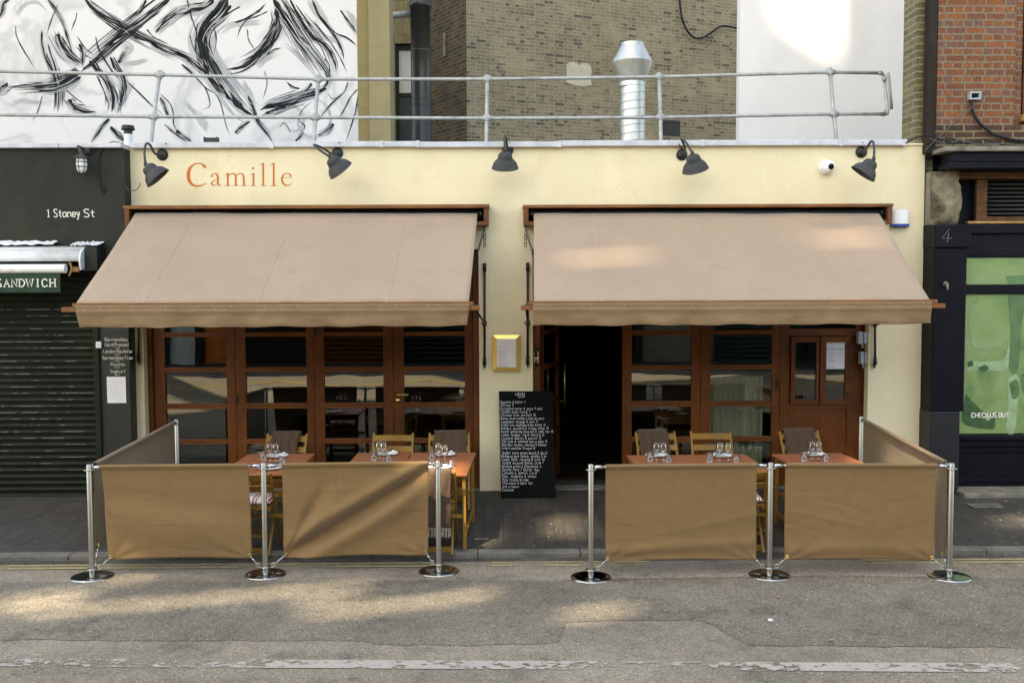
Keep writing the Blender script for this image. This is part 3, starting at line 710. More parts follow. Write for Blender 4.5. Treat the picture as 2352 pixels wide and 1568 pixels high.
for s, px, py, sz in (("Bermondsey", 267, 783, 52), ("Hard Pressed", 268, 795, 54), ("London Raclette", 270, 810, 65), ("Bermondsey Frier", 271, 825, 70), ("Ricotta", 270, 840, 31), ("Yoghurt", 270, 856, 34)):
    text(m, s, W(px, py, YL-.003), Vector((1, 0, 0)), Vector((0, 0, 1)), 7.6*11.7/FPX, .0062, align='c', gap=.2, xs=fit(s, sz/7.6, 1, .2))
for py in (799, 814, 829, 844, 861):
    a, b = W(263, py, YL-.003), W(275, py, YL-.003); m.ribbon([(a.x, a.z), (b.x, b.z)], [.006]*2, Vector((0, YL-.003, 0)))
m.build('stall_list_lettering', 'wletter2', ls)
def notice(name, label, px0, py0, px1, py1, Y, lines, heavy=None, mat='inkpale', seed=1):
    a, b = W(px0, py0, Y), W(px1, py1, Y); r = thing(name, label, 'notice', ((a.x+b.x)/2, Y, (a.z+b.z)/2))
    MB().box(a.x, b.x, Y-.002, Y, b.z, a.z).build('sheet', 'paper', r); rr = random.Random(seed); m = MB(); w_, h_ = b.x-a.x, a.z-b.z
    for t, x0, x1 in lines:
        x = a.x+w_*x0
        while x < a.x+w_*x1:
            l = rr.uniform(.01, .03); e = min(x+l, a.x+w_*x1); m.face([(x, Y-.004, a.z-h_*t-.0035), (e, Y-.004, a.z-h_*t-.0035), (e, Y-.004, a.z-h_*t), (x, Y-.004, a.z-h_*t)]); x = e+.005
    if heavy: m.face([(a.x+.008, Y-.004, a.z-h_*heavy-.007), (b.x-.008, Y-.004, a.z-h_*heavy-.007), (b.x-.008, Y-.004, a.z-h_*heavy), (a.x+.008, Y-.004, a.z-h_*heavy)])
    m.build('print', mat, r); return r
notice('paper_notice', 'white printed sheet taped to the dark green brick pier', 245, 865, 290, 925, YL-.003, [(.1, .38, .62), (.18, .15, .85), (.24, .3, .8)]+[(.34+.08*i, .15, .55+.3*((i*37) % 7)/7) for i in range(7)], seed=4)
notice('opening_notice', 'white printed sheet inside the right hatch window', 1897, 786, 1940, 847, YF0-.003, [(.04, .15, .4), (.18, .06, .42), (.33, .1, .35), (.39, .1, .45), (.43, .06, .9), (.5, .1, .4), (.56, .1, .4), (.63, .12, .3), (.68, .12, .5), (.74, .12, .5), (.84, .12, .25), (.92, .1, .5)], .245, 'ink', 5)
# its retracted awning cassette
ca = thing('cassette_awning', 'white half closed cassette awning over the green shutter, valance lettered SANDWICH', 'awning', (W(90, 600, -.5).x, -.2, W(90, 600, -.3).z))
a, b = W(-400, 600, -.5).x, W(184, 600, -.5).x
zt_, zb_ = W(100, 571, -.5).z, W(100, 600, -.55).z
pr = [(-.24, zt_+.03), (-.36, zt_+.02), (-.47, zt_-.01), (-.53, zt_-.06), (-.55, zb_)]
m = MB()
for (y0, z0), (y1, z1) in zip(pr, pr[1:]): m.face([(a, y0, z0), (b, y0, z0), (b, y1, z1), (a, y1, z1)])
m.build('cassette_hood', 'whitemetal', ca, smooth=True, solid=.012)
zc = W(184, 622, -.5).z
m = MB(); pe = [(-.24, zt_+.03), (-.36, zt_+.02), (-.47, zt_-.01), (-.53, zt_-.06), (-.55, zb_), (-.52, zb_-.1), (-.45, zc+.02), (-.36, zc), (-.26, zc)]
m.face([(b, y, z) for y, z in pe]); m.face([(b+.02, y, z) for y, z in pe][::-1])
for i in range(len(pe)): (y0, z0), (y1, z1) = pe[i], pe[(i+1) % len(pe)]; m.face([(b, y0, z0), (b+.02, y0, z0), (b+.02, y1, z1), (b, y1, z1)])
m.build('end_cap', 'whiteplastic', ca)
m = MB(); m.box(b+.022, b+.17, -.44, -.2, zc, zt_+.02); m.build('bracket_box', 'gshop', ca, bevel=.01)
yb = -.62; fz0, fz1 = W(80, 628, yb).z, W(80, 607, yb).z; fb = W(151, 617, yb).x
m = MB(); n_ = 12; cyl = [(yb+.05*math.cos(t)*1.0, (fz0+fz1)/2+(fz1-fz0)/2*math.sin(t)) for t in [2*math.pi*k/n_ for k in range(n_)]]
for k in range(n_): (y0, z0), (y1, z1) = cyl[k], cyl[(k+1) % n_]; m.face([(a, y0, z0), (fb, y0, z0), (fb, y1, z1), (a, y1, z1)])
m.face([(fb, y, z) for y, z in cyl]); m.build('front_bar', 'whitemetal', ca, smooth=False, bevel=.008)
m = MB(); m.box(fb, b-.02, yb+.12, yb+.14, fz0+.02, fz0+.075); m.tube([(b-.12, yb+.1, zb_+.05), (b-.09, yb+.1, fz0+.05), (b-.12, yb+.09, fz0-.03)], .012); m.build('folding_arm', 'torchedge', ca)
m = MB(); vx = W(141, 650, yb).x; vz = W(80, 671, yb).z
m.grid(lambda u, v: (a+(vx-a)*u, yb-.03+.008*math.sin(u*60)*v, fz0-.002+(vz-fz0)*v), 80, 6); m.face([(a, -.4, zb_+.03), (vx+.1, -.4, zb_+.03), (vx+.04, yb+.03, fz1-.02), (a, yb+.03, fz1-.02)])
va = m.build('valance', 'greencanvas', ca, smooth=True)
m = MB(); s = "SANDWICH"; hh = W(80, 641, yb).z-W(80, 658, yb).z; xr = W(129, 658, yb-.042); natw = (W(129, 650, yb).x-W(-11, 650, yb).x)
text(m, s, Vector((xr.x-natw+.012, yb-.042, xr.z)), Vector((1, 0, 0)), Vector((0, 0, 1)), hh, .0135, gap=.22, serif=2, mono=natw/hh/8*1.0, xs=1.12)
m.build('lettering', 'wletter', va)
m = MB()
for (p0, p1, z0) in ((-60, 125, 562), (166, 232, 563)):
    A, B = W(p0, z0, -.3), W(p1, z0, -.3); m.grid(lambda u, v: (A.x+(B.x-A.x)*u, -.2-.16*v-.01*random.random(), A.z+.045*(1-v)+.02*random.random()-.012), 22, 4)
m.build('torn_tape', 'tarp', ca, solid=.004)
# entry switch, bulkhead lamp, wires
p0, p1 = W(222, 784, YL), W(235, 799, YL); sw = thing('wall_switch', 'small square white key switch beside the shutter guide', 'switch', ((p0.x+p1.x)/2, YL, (p0.z+p1.z)/2))
MB().box(p0.x, p1.x, YL-.035, YL-.001, p1.z, p0.z).build('cover', 'whiteplastic', sw, bevel=.006); MB().lathe([(.009, -.001), (.009, .004), (0, .004)], ((p0.x+p1.x)/2, YL-.035, (p0.z+p1.z)/2), (0, -1, 0), 10).build('key_slot', 'greyplastic', sw)
bl = thing('bulkhead_lamp', 'caged white well-glass lamp with grey hood on the dark green wall', 'wall lamp', W(195, 345, YL))
p = W(197, 345, YL); m = MB(); m.lathe([(0, .06), (.045, .055), (.062, .035), (.066, 0)], p, (0, -1, 0), 20); q = W(187, 362, YL-.14); m.tube([p+Vector((0, -.04, 0)), p+Vector((-.03, -.13, .02)), q+Vector((0, 0, .05)), q], .022, 10); m.build('wall_bracket', 'lamp', bl, smooth=True)
m = MB(); m.lathe([(.02, .045), (.035, .03), (.05, .02), (.085, .0), (.088, -.012), (.06, -.012)], q, (0, 0, 1), 20); m.build('hood', 'lamp', bl, smooth=True)
m = MB(); m.lathe([(.058, -.012), (.060, -.08), (.055, -.135), (.038, -.165), (.0, -.178)], q, (0, 0, 1), 20); m.build('glass_jar', 'bulbglass', bl, smooth=True)
m = MB()
for k in range(6):
    t = k*math.pi/3+.3; m.tube([q+Vector((r_*math.cos(t), r_*math.sin(t), z_)) for r_, z_ in ((.066, -.01), (.067, -.09), (.06, -.145), (.03, -.182))], .0035, 5)
for z_ in (-.05, -.105): m.tube([q+Vector((.066*math.cos(t), .066*math.sin(t), z_)) for t in [2*math.pi*j/18 for j in range(18)]], .0035, 5, closed=True)
m.build('cage', 'black', bl)
def cable(name, label, pts, r, mat, cat='cable'):
    q = catmull([tuple(p) for p in pts], 6); o = MB().tube(q, r, 6).build(name, mat, smooth=True); return tag(o, label, cat)
cable('loose_cable', 'thin black cable hanging down the green wall beside the caged lamp, hooked end', [W(x, y, YL-.015) for x, y in ((283, 330), (262, 326), (245, 331), (235, 345), (228, 360), (228, 395), (231, 425), (233, 440), (240, 443), (240, 430), (236, 427))], .006, 'cableblk')
cable('short_cable', 'short grey cable looping from a hole in the green wall to the cream edge', [W(x, y, YL-.012) for x, y in ((288, 427), (292, 434), (305, 438), (315, 435), (323, 420))], .005, 'cablegrey')
# ================================================================== BUILDINGS BEHIND THE ROOF
def wall_between(name, mat, p0, p1, z0, z1, parent, th=.3):
    p0 = Vector((p0.x, p0.y, 0)); p1 = Vector((p1.x, p1.y, 0)); d = p1-p0; b = base_of(parent)
    m = MB(); m.box(0, d.length, 0, th, z0, z1); me_o = m.build(name, mat, None); me_o.parent = parent
    me_o.location = p0-Vector((b.x, b.y, b.z)); me_o.rotation_euler = (0, 0, math.atan2(d.y, d.x)); return me_o
YM = 4.5
mb_ = thing('mural_building', 'white rear building wall painted with sweeping black brush strokes', 'building', (W(400, 100, YM).x, YM, 3.9))
mx1 = W(822, 200, YM).x
MB().box(-12, mx1, YM, YM+.4, 3.9, 9.5).build('wall', 'muralwall', mb_)
m = MB(); m.box(mx1, W(849, 200, YM).x, YM-.012, YM+.4, 3.9, 9.5); m.build('olive_band', 'olive', mb_)
m = MB(); m.box(W(849, 200, YM).x, W(897, 200, YM).x, YM-.07, YM+.5, 3.9, 9.5); m.build('render_pier', 'olive_light', mb_)
random.seed(11)
mi = MB(); ppm = FPX/16.4
def stroke(pts, wd, conv, soft=False):
    P = [conv(x, y) for x, y in pts]; P = [(W(x, y, YM-.004).x, W(x, y, YM-.004).z) for x, y in P]; Q = catmull(P, 7); n = len(Q); w_ = wd*1.1*.2109/ppm
    def prof(t, a=.07, b=.24): return max(.12, min(1, t/a) if t < a else (min(1, (1-t)/b) if t > 1-b else 1))
    mi.m = 0; mi.ribbon(Q, [w_*(.82+.18*math.sin(i*.9+wd))*prof(i/(n-1)) for i in range(n)], Vector((0, YM-.004, 0)))
    for k in range(int(2+wd/7)):
        a = random.uniform(0, .55); b = min(1, a+random.uniform(.25, .6)); i0, i1 = int(a*(n-1)), int(b*(n-1))
        if i1-i0 < 4: continue
        off = random.uniform(-.75, .75)*w_*1.1; dr = random.uniform(-.5, .5)*w_; q = []
        for i in range(i0, i1+1):
            t = (i-i0)/(i1-i0); A = Q[max(i-1, 0)]; B = Q[min(i+1, n-1)]; dx, dy = B[0]-A[0], B[1]-A[1]; l = math.hypot(dx, dy) or 1
            o_ = off+dr*t; q.append((Q[i][0]-dy/l*o_, Q[i][1]+dx/l*o_))
        mi.m = random.choice((0, 0, 1)) if wd > 10 else 0; tw = random.uniform(.06, .22)*w_+.004
        mi.ribbon(q, [tw*math.sin(math.pi*min(.98, max(.04, j/(len(q)-1)))) for j in range(len(q))], Vector((0, YM-.0055-.0004*k, 0)))
    if wd >= 24:                                  # dry-brush gaps where the white shows through
        for k in range(int(wd/11)):
            a = random.uniform(0.1, .75); i0 = int(a*(n-1)); i1 = min(n-1, i0+random.randint(4, 11)); off = random.uniform(-.4, .4)*w_; q = []
            for i in range(i0, i1+1):
                A = Q[max(i-1, 0)]; B = Q[min(i+1, n-1)]; dx, dy = B[0]-A[0], B[1]-A[1]; l = math.hypot(dx, dy) or 1
                q.append((Q[i][0]-dy/l*off, Q[i][1]+dx/l*off))
            if len(q) < 3: continue
            mi.m = random.choice((1, 2, 2)); tw = random.uniform(.03, .11)*w_
            mi.ribbon(q, [tw*math.sin(math.pi*min(.97, max(.05, j/(len(q)-1)))) for j in range(len(q))], Vector((0, YM-.009-.0004*k, 0)))
MS = []
cA = lambda x, y: (x*.2109, y*.2109); cB = lambda x, y: ((x/4.356+440)*.91875, y*.2109)
for pts, wd in (
 ([(915, -20), (1010, 90), (1130, 180), (1290, 260), (1400, 350), (1480, 410), (1580, 450)], 40), ([(1860, -20), (1720, 90), (1560, 210), (1410, 320), (1250, 430), (1110, 530)], 42),
 ([(2091, 100), (1960, 130), (1860, 200), (1760, 290), (1690, 360)], 48), ([(510, -20), (610, 120), (690, 270), (730, 400), (790, 580)], 22), ([(620, 370), (670, 490), (760, 600), (880, 690)], 58),
 ([(900, 760), (1000, 680), (1110, 580), (1200, 500), (1290, 450)], 26), ([(860, 770), (780, 830), (640, 910), (480, 930), (300, 935), (95, 955)], 56), ([(880, 830), (780, 920), (640, 980), (500, 990), (370, 970)], 36),
 ([(1040, 400), (1070, 520), (1130, 640), (1220, 780), (1310, 880)], 14), ([(970, 660), (1070, 780), (1170, 900), (1220, 1050), (1230, 1150), (1215, 1220)], 44), ([(1200, 620), (1260, 740), (1340, 850), (1360, 960), (1340, 1100), (1280, 1230)], 46),
 ([(750, 1080), (790, 1150), (880, 1200), (1050, 1225)], 50), ([(455, 330), (455, 480), (490, 620), (560, 760), (610, 900), (640, 1050), (625, 1220)], 24), ([(170, 280), (180, 400), (260, 560), (380, 750)], 9),
 ([(1640, 460), (1760, 530), (1900, 580), (2091, 660)], 46), ([(1600, 320), (1680, 410), (1830, 480)], 14), ([(1340, 850), (1480, 980), (1640, 1140), (1780, 1250)], 9), ([(1190, 1290), (1100, 1390), (990, 1550)], 24),
 ([(1200, 1380), (1280, 1470), (1350, 1540)], 36), ([(1790, 1350), (1880, 1440), (2040, 1550)], 16), ([(1590, 0), (1550, 80), (1480, 170)], 24), ([(860, 480), (900, 580), (890, 720)], 24), ([(460, 1040), (410, 1210), (350, 1320)], 8),
 ([(1740, 1020), (1850, 1130), (1890, 1250), (1900, 1380), (2030, 1530)], 10), ([(1740, 1060), (1790, 1160), (1850, 1300)], 22), ([(630, 50), (560, 220), (500, 400)], 7), ([(-60, 1010), (20, 960), (85, 905)], 60), ([(-40, 200), (20, 150), (40, 40), (110, 0)], 30),
 ([(835, 140), (820, 220), (775, 340)], 7), ([(840, 400), (920, 520), (1010, 590)], 10), ([(690, 1080), (760, 1150), (820, 1190)], 10), ([(700, 960), (800, 1050), (915, 1135)], 9), ([(2035, 0), (2070, 110), (2091, 230)], 14), ([(-30, 470), (30, 400)], 12), ([(1080, -10), (1170, 105)], 10), ([(1860, 260), (1770, 345)], 8), ([(1290, 690), (1330, 620), (1380, 560)], 26)): MS.append((pts, wd, cA))
for pts, wd in (
 ([(565, -20), (480, 120), (360, 240), (280, 380), (280, 520), (330, 660), (420, 800), (560, 980), (640, 1090), (740, 1200), (850, 1265)], 112), ([(300, 560), (340, 720), (440, 880), (520, 960)], 60), ([(600, 60), (500, 180), (400, 260), (300, 380)], 46),
 ([(700, 70), (520, 180), (430, 240)], 14), ([(1050, -20), (1150, 130), (1250, 270), (1340, 410), (1450, 540), (1570, 690), (1640, 800), (1650, 900), (1580, 980)], 62), ([(1080, 90), (1110, 230), (1080, 350), (1020, 450), (920, 560), (800, 680), (680, 740), (545, 755)], 56),
 ([(1160, 280), (1100, 420), (1000, 520), (900, 600)], 14), ([(640, 250), (760, 210), (860, 140), (920, 100), (980, 35)], 18), ([(1000, 125), (880, 180), (770, 220), (700, 310), (665, 420)], 13), ([(1230, -20), (1320, 150), (1390, 280), (1480, 400), (1600, 480), (1680, 570), (1730, 690), (1745, 800)], 32),
 ([(1480, -10), (1560, 170), (1680, 320), (1760, 450), (1810, 560), (1825, 650)], 24), ([(1620, 260), (1750, 370), (1870, 420), (1980, 510)], 18), ([(1790, 110), (1850, 200), (1920, 290), (1965, 360)], 20), ([(1640, 960), (1500, 1020), (1300, 1080), (1160, 1130), (1000, 1160), (915, 1200)], 52),
 ([(1480, 910), (1400, 1000), (1250, 1050)], 26), ([(1200, 1170), (1050, 1220), (960, 1245)], 26), ([(1870, 890), (1840, 990), (1750, 1080), (1650, 1180), (1560, 1290)], 16), ([(1980, 970), (1900, 1060), (1840, 1180), (1770, 1290)], 12), ([(780, 1040), (830, 1150), (880, 1300), (980, 1440), (1050, 1550)], 28),
 ([(200, 830), (330, 960), (440, 1040), (500, 1180), (540, 1350), (590, 1480)], 12), ([(220, 850), (320, 960), (360, 1080), (360, 1160), (280, 1200)], 8), ([(640, 1450), (720, 1380), (810, 1320)], 28), ([(0, 560), (150, 650), (260, 740), (350, 810)], 40), ([(150, 380), (180, 500), (250, 640), (330, 790)], 14),
 ([(120, 0), (160, 160), (230, 380), (280, 560)], 10), ([(410, 0), (300, 80), (150, 110), (0, 170)], 50), ([(60, 700), (140, 770), (200, 830)], 22), ([(1720, 1350), (1640, 1430), (1540, 1475)], 34), ([(960, 770), (990, 900), (970, 1000), (945, 1080)], 8), ([(1990, 980), (1965, 1150), (1930, 1300), (1850, 1540)], 14),
 ([(1345, 965), (1270, 950), (1200, 890)], 18), ([(410, 290), (440, 420), (415, 580)], 9), ([(990, 600), (1060, 545), (1150, 522)], 13), ([(775, 320), (790, 440), (870, 560)], 7), ([(1300, 50), (1400, 190), (1490, 330)], 10), ([(1620, 640), (1670, 720), (1665, 860)], 12), ([(1245, 1445), (1215, 1380), (1170, 1340), (1120, 1400)], 8), ([(1330, 1480), (1400, 1380), (1340, 1300), (1390, 1180), (1500, 1100)], 7), ([(1660, 1020), (1700, 1080), (1745, 1060)], 8), ([(0, 1420), (80, 1490), (170, 1545)], 26), ([(1300, 1540), (1350, 1490), (1390, 1440)], 20)): MS.append((pts, wd, cB))
def wash(pts, wd, conv):
    P = [conv(x, y) for x, y in pts]; P = [(W(x, y, YM-.002).x, W(x, y, YM-.002).z) for x, y in P]; Q = catmull(P, 8); n = len(Q); w_ = wd*.2109/ppm
    for k in range(13):
        mi.m = 3; off = (k/12-.5)*w_*random.uniform(.8, 1.3); i0 = random.randint(0, n//3); i1 = random.randint(2*n//3, n-1); q = []
        for i in range(i0, i1+1):
            A = Q[max(i-1, 0)]; B = Q[min(i+1, n-1)]; dx, dy = B[0]-A[0], B[1]-A[1]; l = math.hypot(dx, dy) or 1; q.append((Q[i][0]-dy/l*off, Q[i][1]+dx/l*off))
        tw = w_*random.uniform(.08, .32); mi.ribbon(q, [tw*math.sin(math.pi*min(.97, max(.03, j/(len(q)-1)))) for j in range(len(q))], Vector((0, YM-.0012-.0002*k, 0)))
for pts, wd, cv in (([(1690, 360), (1800, 240), (1960, 130), (2091, 100)], 90, cA), ([(560, 330), (650, 520), (800, 680), (900, 740)], 110, cA), ([(860, 470), (905, 580), (880, 740)], 60, cA), ([(1300, 700), (1350, 600), (1420, 520), (1300, 460)], 70, cA), ([(1100, 760), (1190, 900), (1240, 1080)], 80, cA), ([(100, 1180), (220, 1100), (400, 1120), (520, 1120)], 40, cA),
 ([(420, 930), (620, 880), (800, 800)], 100, cA), ([(1640, 620), (1500, 680), (1300, 700)], 40, cA), ([(200, 200), (210, 120), (300, 40), (430, 40), (560, 170)], 40, cA), ([(1450, 900), (1390, 990), (1330, 1100)], 60, cA), ([(560, -10), (430, 160), (280, 330), (260, 520)], 150, cB), ([(300, 640), (420, 860), (600, 1060)], 140, cB), ([(1060, 20), (1180, 190), (1330, 380)], 110, cB),
 ([(1110, 150), (1110, 300), (1000, 480)], 100, cB), ([(470, 380), (600, 280), (760, 260), (980, 240)], 50, cB), ([(880, 740), (980, 640), (1140, 560)], 50, cB), ([(1180, 470), (1330, 600), (1470, 760)], 40, cB), ([(1500, 290), (1640, 420), (1800, 440)], 50, cB), ([(1150, 1130), (1330, 1060), (1500, 1000)], 80, cB), ([(720, 880), (790, 1020), (840, 1200)], 60, cB), ([(200, 1200), (290, 1330), (330, 1440)], 60, cB), ([(60, 1080), (160, 1180), (240, 1260)], 40, cB), ([(1350, 1100), (1480, 1060), (1640, 1160), (1680, 1330), (1580, 1470), (1420, 1480), (1330, 1350), (1360, 1150)], 22, cB), ([(1170, 1200), (1270, 1150), (1380, 1250), (1360, 1400), (1240, 1420), (1170, 1320)], 22, cB), ([(1840, 90), (1950, 240), (1960, 420)], 50, cB), ([(1460, -20), (1540, 120), (1640, 260)], 80, cB)): wash(pts, wd, cv)
for pts, wd, cv in MS:
    stroke(pts, wd, cv)
    if wd >= 20: wash(pts, wd*1.9, cv)
for _ in range(170):                              # fine hair-like strokes following the big sweeps
    src, cv = random.choice([([(560, 0), (300, 340), (330, 660), (640, 1090)], cB), ([(1100, 0), (1340, 410), (1650, 900)], cB), ([(1110, 230), (920, 560), (600, 740)], cB), ([(1300, 100), (1600, 480), (1745, 800)], cB), ([(1560, 1000), (1200, 1110), (930, 1220)], cB), ([(1000, 80), (1400, 350), (2000, 640)], cA), ([(1800, 20), (1300, 400), (900, 760)], cA), ([(1050, 700), (1210, 1000), (1220, 1200)], cA), ([(500, 500), (620, 900), (630, 1200)], cA), ([(900, 770), (600, 930), (100, 950)], cA), ([(600, 370), (740, 600), (900, 700)], cA), ([(1220, 620), (1360, 940), (1270, 1230)], cA)])
    ox, oy = random.gauss(0, 45), random.gauss(0, 45); t0 = random.uniform(0, .4); q = catmull(src, 8); n = len(q); i0 = int(t0*n); i1 = min(n-1, i0+int(n*random.uniform(.4, .9)))
    q = [(x+ox+random.gauss(0, 4)+(i*ox*.03), y+oy) for i, (x, y) in enumerate(q[i0:i1+1])][::4]
    if len(q) > 2: stroke(q, random.choice((4, 5, 6, 7, 9, 12)), cv)
mi.build('mural', ['mural_ink', 'mural_grey', 'white', 'mural_wash'], mb_)
# brick warehouse
bw = thing('brick_warehouse', 'weathered yellow-grey brick rear wall with canted corner coloured dark for shade above the flat roof', 'building', (W(1300, 100, 9).x, 9, 3.9))
cn = W(1072, 200, 8.0); fl = W(990, 200, 9.3); fr = W(1715, 200, 10.6)
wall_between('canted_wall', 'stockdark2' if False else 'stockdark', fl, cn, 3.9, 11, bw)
wall_between('wall', 'stock', cn, cn+(fr-cn)*1.9, 3.9, 11, bw)
m = MB(); bx0, bx1 = W(885, 200, 9.3).x-4, W(1000, 200, 9.3).x
wx0, wx1 = W(908, 200, 9.3).x, W(985, 200, 9.3).x; wz1 = W(940, 100, 9.3).z
m.holes(bx0, bx1, 3.9, 11, 9.3, 9.6, [(wx0, wx1, 3.95, wz1)]); m.build('rear_wall', 'stocklite', bw)
wn = MB(); wn.holes(wx0, wx1, 3.95, wz1, 9.38, 9.45, [(wx0+.07, wx1-.07, 4.0, W(940, 222, 9.4).z), (wx0+.07, wx1-.07, W(940, 214, 9.4).z, wz1-.12)]); wo = wn.build('window_frame', 'gshop', bw)
MB().box(wx0+.07, wx1-.07, 9.41, 9.42, 4.0, W(940, 222, 9.4).z).build('lower_pane', 'grill', wo); MB().box(wx0+.07, wx0+.32, 9.41, 9.42, W(940, 214, 9.4).z, wz1-.12).build('upper_pane', 'winwhite', wo)
MB().box(wx0+.32, wx1-.07, 9.43, 9.44, W(940, 214, 9.4).z, wz1-.12).build('blind', 'torchedge', wo)
m = MB(); A, B = W(1300, 141, 8.98), W(1357, 196, 8.98); d = (fr-cn); d.z = 0; d.normalize()
t0 = cn + d*((W(1300, 160, 8.85).x-cn.x)/d.x); t1 = cn + d*((W(1358, 160, 9.1).x-cn.x)/d.x); nn = Vector((d.y, -d.x, 0))*.012
zt1, zb1 = W(1330, 141, t0.y).z, W(1330, 196, t0.y).z; pts = []
edge = [(0, .1), (.02, .55), (0, .85), (.08, .95), (.25, 1), (.42, .97), (.47, .9), (.53, .88), (.6, .96), (.8, 1), (.95, .93), (1, .7), (.97, .4), (1, .1), (.7, 0), (.3, .03)]
m.face([t0.lerp(t1, u)+nn+Vector((0, 0, zb1+(zt1-zb1)*v-t0.z)) for u, v in edge]); m.build('plaster_patch', 'patchpl', bw)
tb = W(1024, 100, 8.45); m = MB(); dd = (cn-fl); dd.z = 0; dd.normalize(); nd = Vector((dd.y, -dd.x, 0))
bp = fl+dd*((W(1024, 100, 8.7).x-fl.x)/dd.x)+nd*.03; m.bar(Vector((bp.x, bp.y, W(1024, 130, bp.y).z)), Vector((bp.x, bp.y, W(1022, 76, bp.y).z)), .06, .04, dd); m.build('timber_batten', 'stone', bw)
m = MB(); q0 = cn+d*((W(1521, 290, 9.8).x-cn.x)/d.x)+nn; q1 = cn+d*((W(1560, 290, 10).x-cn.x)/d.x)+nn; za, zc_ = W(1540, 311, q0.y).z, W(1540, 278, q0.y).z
m.face([(q0.x, q0.y, za), (q1.x, q1.y, za), (q1.x, q1.y, zc_), (q0.x, q0.y, zc_)]); m.bar((q0.x, q0.y, za), (q0.x, q0.y, zc_), .03, .05, d); m.bar((q0.x, q0.y, zc_), (q1.x, q1.y, zc_), .03, .05, nn); m.build('vent_hole_dark', 'black', bw)  # black quad paints the dark inside the vent hole
fp = thing('flue_pipe', 'large dull steel flue pipe rising in the dark brick corner', 'flue', (W(965, 300, 6.6).x, 6.6, 3.9))
c = W(967, 200, 6.6); r = W(990, 200, 6.6).x-c.x
m = MB(); m.lathe([(r*1.03, 0), (r*1.03, W(967, 283, 6.6).z-3.9), (r, W(967, 282, 6.6).z-3.9), (r, W(967, 20, 6.6).z-3.9), (r*1.12, W(967, 20, 6.6).z-3.9+.01), (r*1.12, W(967, 10, 6.6).z-3.9), (r*1.04, W(967, 8, 6.6).z-3.9), (r*1.04, 7)], (c.x, 6.6, 3.9), (0, 0, 1), 32); m.build('pipe', 'darksteel', fp, smooth=False)
bpy.data.objects['pipe'].data.polygons.foreach_set("use_smooth", [True]*len(bpy.data.objects['pipe'].data.polygons))
for py in (118, 228, 243): MB().lathe([(r*1.012, -.012), (r*1.03, 0), (r*1.012, .012)], (c.x, 6.6, W(967, py, 6.6).z), (0, 0, 1), 32).build('joint_band', 'grill', fp, smooth=True)
m = MB(); m.tube([(c.x-1.2, 6.9, W(920, 40, 6.9).z), (c.x-.2, 6.8, W(940, 33, 6.8).z)], .06, 10); m.build('branch_pipe', 'galv', fp, smooth=True)
ch = thing('duct_chimney', 'shiny galvanised spiral duct with flared cone cowl on the flat roof', 'chimney', (W(1453, 320, 3).x, 3, 3.9))
c = W(1453, 250, 3); r = (W(1482, 250, 3).x-W(1425, 250, 3).x)/2; zf = lambda py: W(1453, py, 3).z
m = MB(); m.lathe([(r, 3.9-3.9), (r, zf(195)-3.9)], (c.x, 3, 3.9), (0, 0, 1), 32); m.build('spiral_duct', 'duct', ch, smooth=True)
m = MB(); pitch = .115; z = 4.0; pts = []
while z < zf(200): pts.append((c.x+r*1.008*math.cos(z/pitch*2*math.pi), 3+r*1.008*math.sin(z/pitch*2*math.pi), z)); z += pitch/24
m.tube(pts, .006, 5); m.build('spiral_seam', 'galv', ch)
cc = W(1452, 140, 3).x; m = MB(); m.lathe([(r*1.0, zf(200)), (r*1.06, zf(200)), (r*1.06, zf(190)), (r*1.1, zf(188)), (r*1.60, zf(147)), (r*1.63, zf(144)), (r*1.60, zf(142)), (r*.92, zf(106)), (r*.92, zf(100)), (r*.86, zf(100)), (r*.86, zf(108))], (cc, 3, 0), (0, 0, 1), 40); m.build('cowl', 'duct', ch)
rv = thing('roof_vent', 'small pale vent pipe with black cap on the green shop roof', 'vent', (W(294, 320, .8).x, .8, 3.9))
c = W(294, 300, .8); m = MB(); m.lathe([(.05, 3.9), (.05, c.z-.02)], (c.x, .8, 0), (0, 0, 1), 16); m.build('pipe', 'whiteplastic', rv, smooth=True)
m = MB(); m.lathe([(.052, c.z-.045), (.052, c.z), (.078, c.z+.005), (.084, c.z+.012), (.07, c.z+.062), (0, c.z+.062)], (c.x, .8, 0), (0, 0, 1), 18); m.build('cap', 'black', rv)
tr = W(485, 322, .7); m = MB(); m.box(tr.x-.085, tr.x+.085, .66, .76, 3.9, tr.z-.01); m.box(tr.x-.085, tr.x-.07, .66, .76, tr.z-.01, tr.z+.035); m.box(tr.x+.07, tr.x+.085, .66, .76, tr.z-.01, tr.z+.035); m.box(tr.x-.07, tr.x+.05, .67, .74, tr.z-.01, tr.z+.028)
tag(m.build('broken_vent', 'grill'), 'small broken dark vent box on the roof edge before the mural', 'vent')
# white building
wb = thing('white_building', 'plain white painted rear wall with a bright sunlit patch', 'building', (W(1890, 200, YM).x, YM, 3.9))
a, b = W(1698, 200, YM).x, W(2091, 200, YM).x
MB().box(a, b, YM, YM+.2, 3.9, 10).build('wall', 'white', wb)
m = MB(); m.box(b, W(2104, 200, YM).x, YM-.01, YM+.5, 3.9, 10); m.build('olive_band', 'olive', wb)
MB().box(W(2104, 200, YM).x, 9, YM+.1, YM+.5, 3.9, 10).build('side_wall', 'stock', wb)
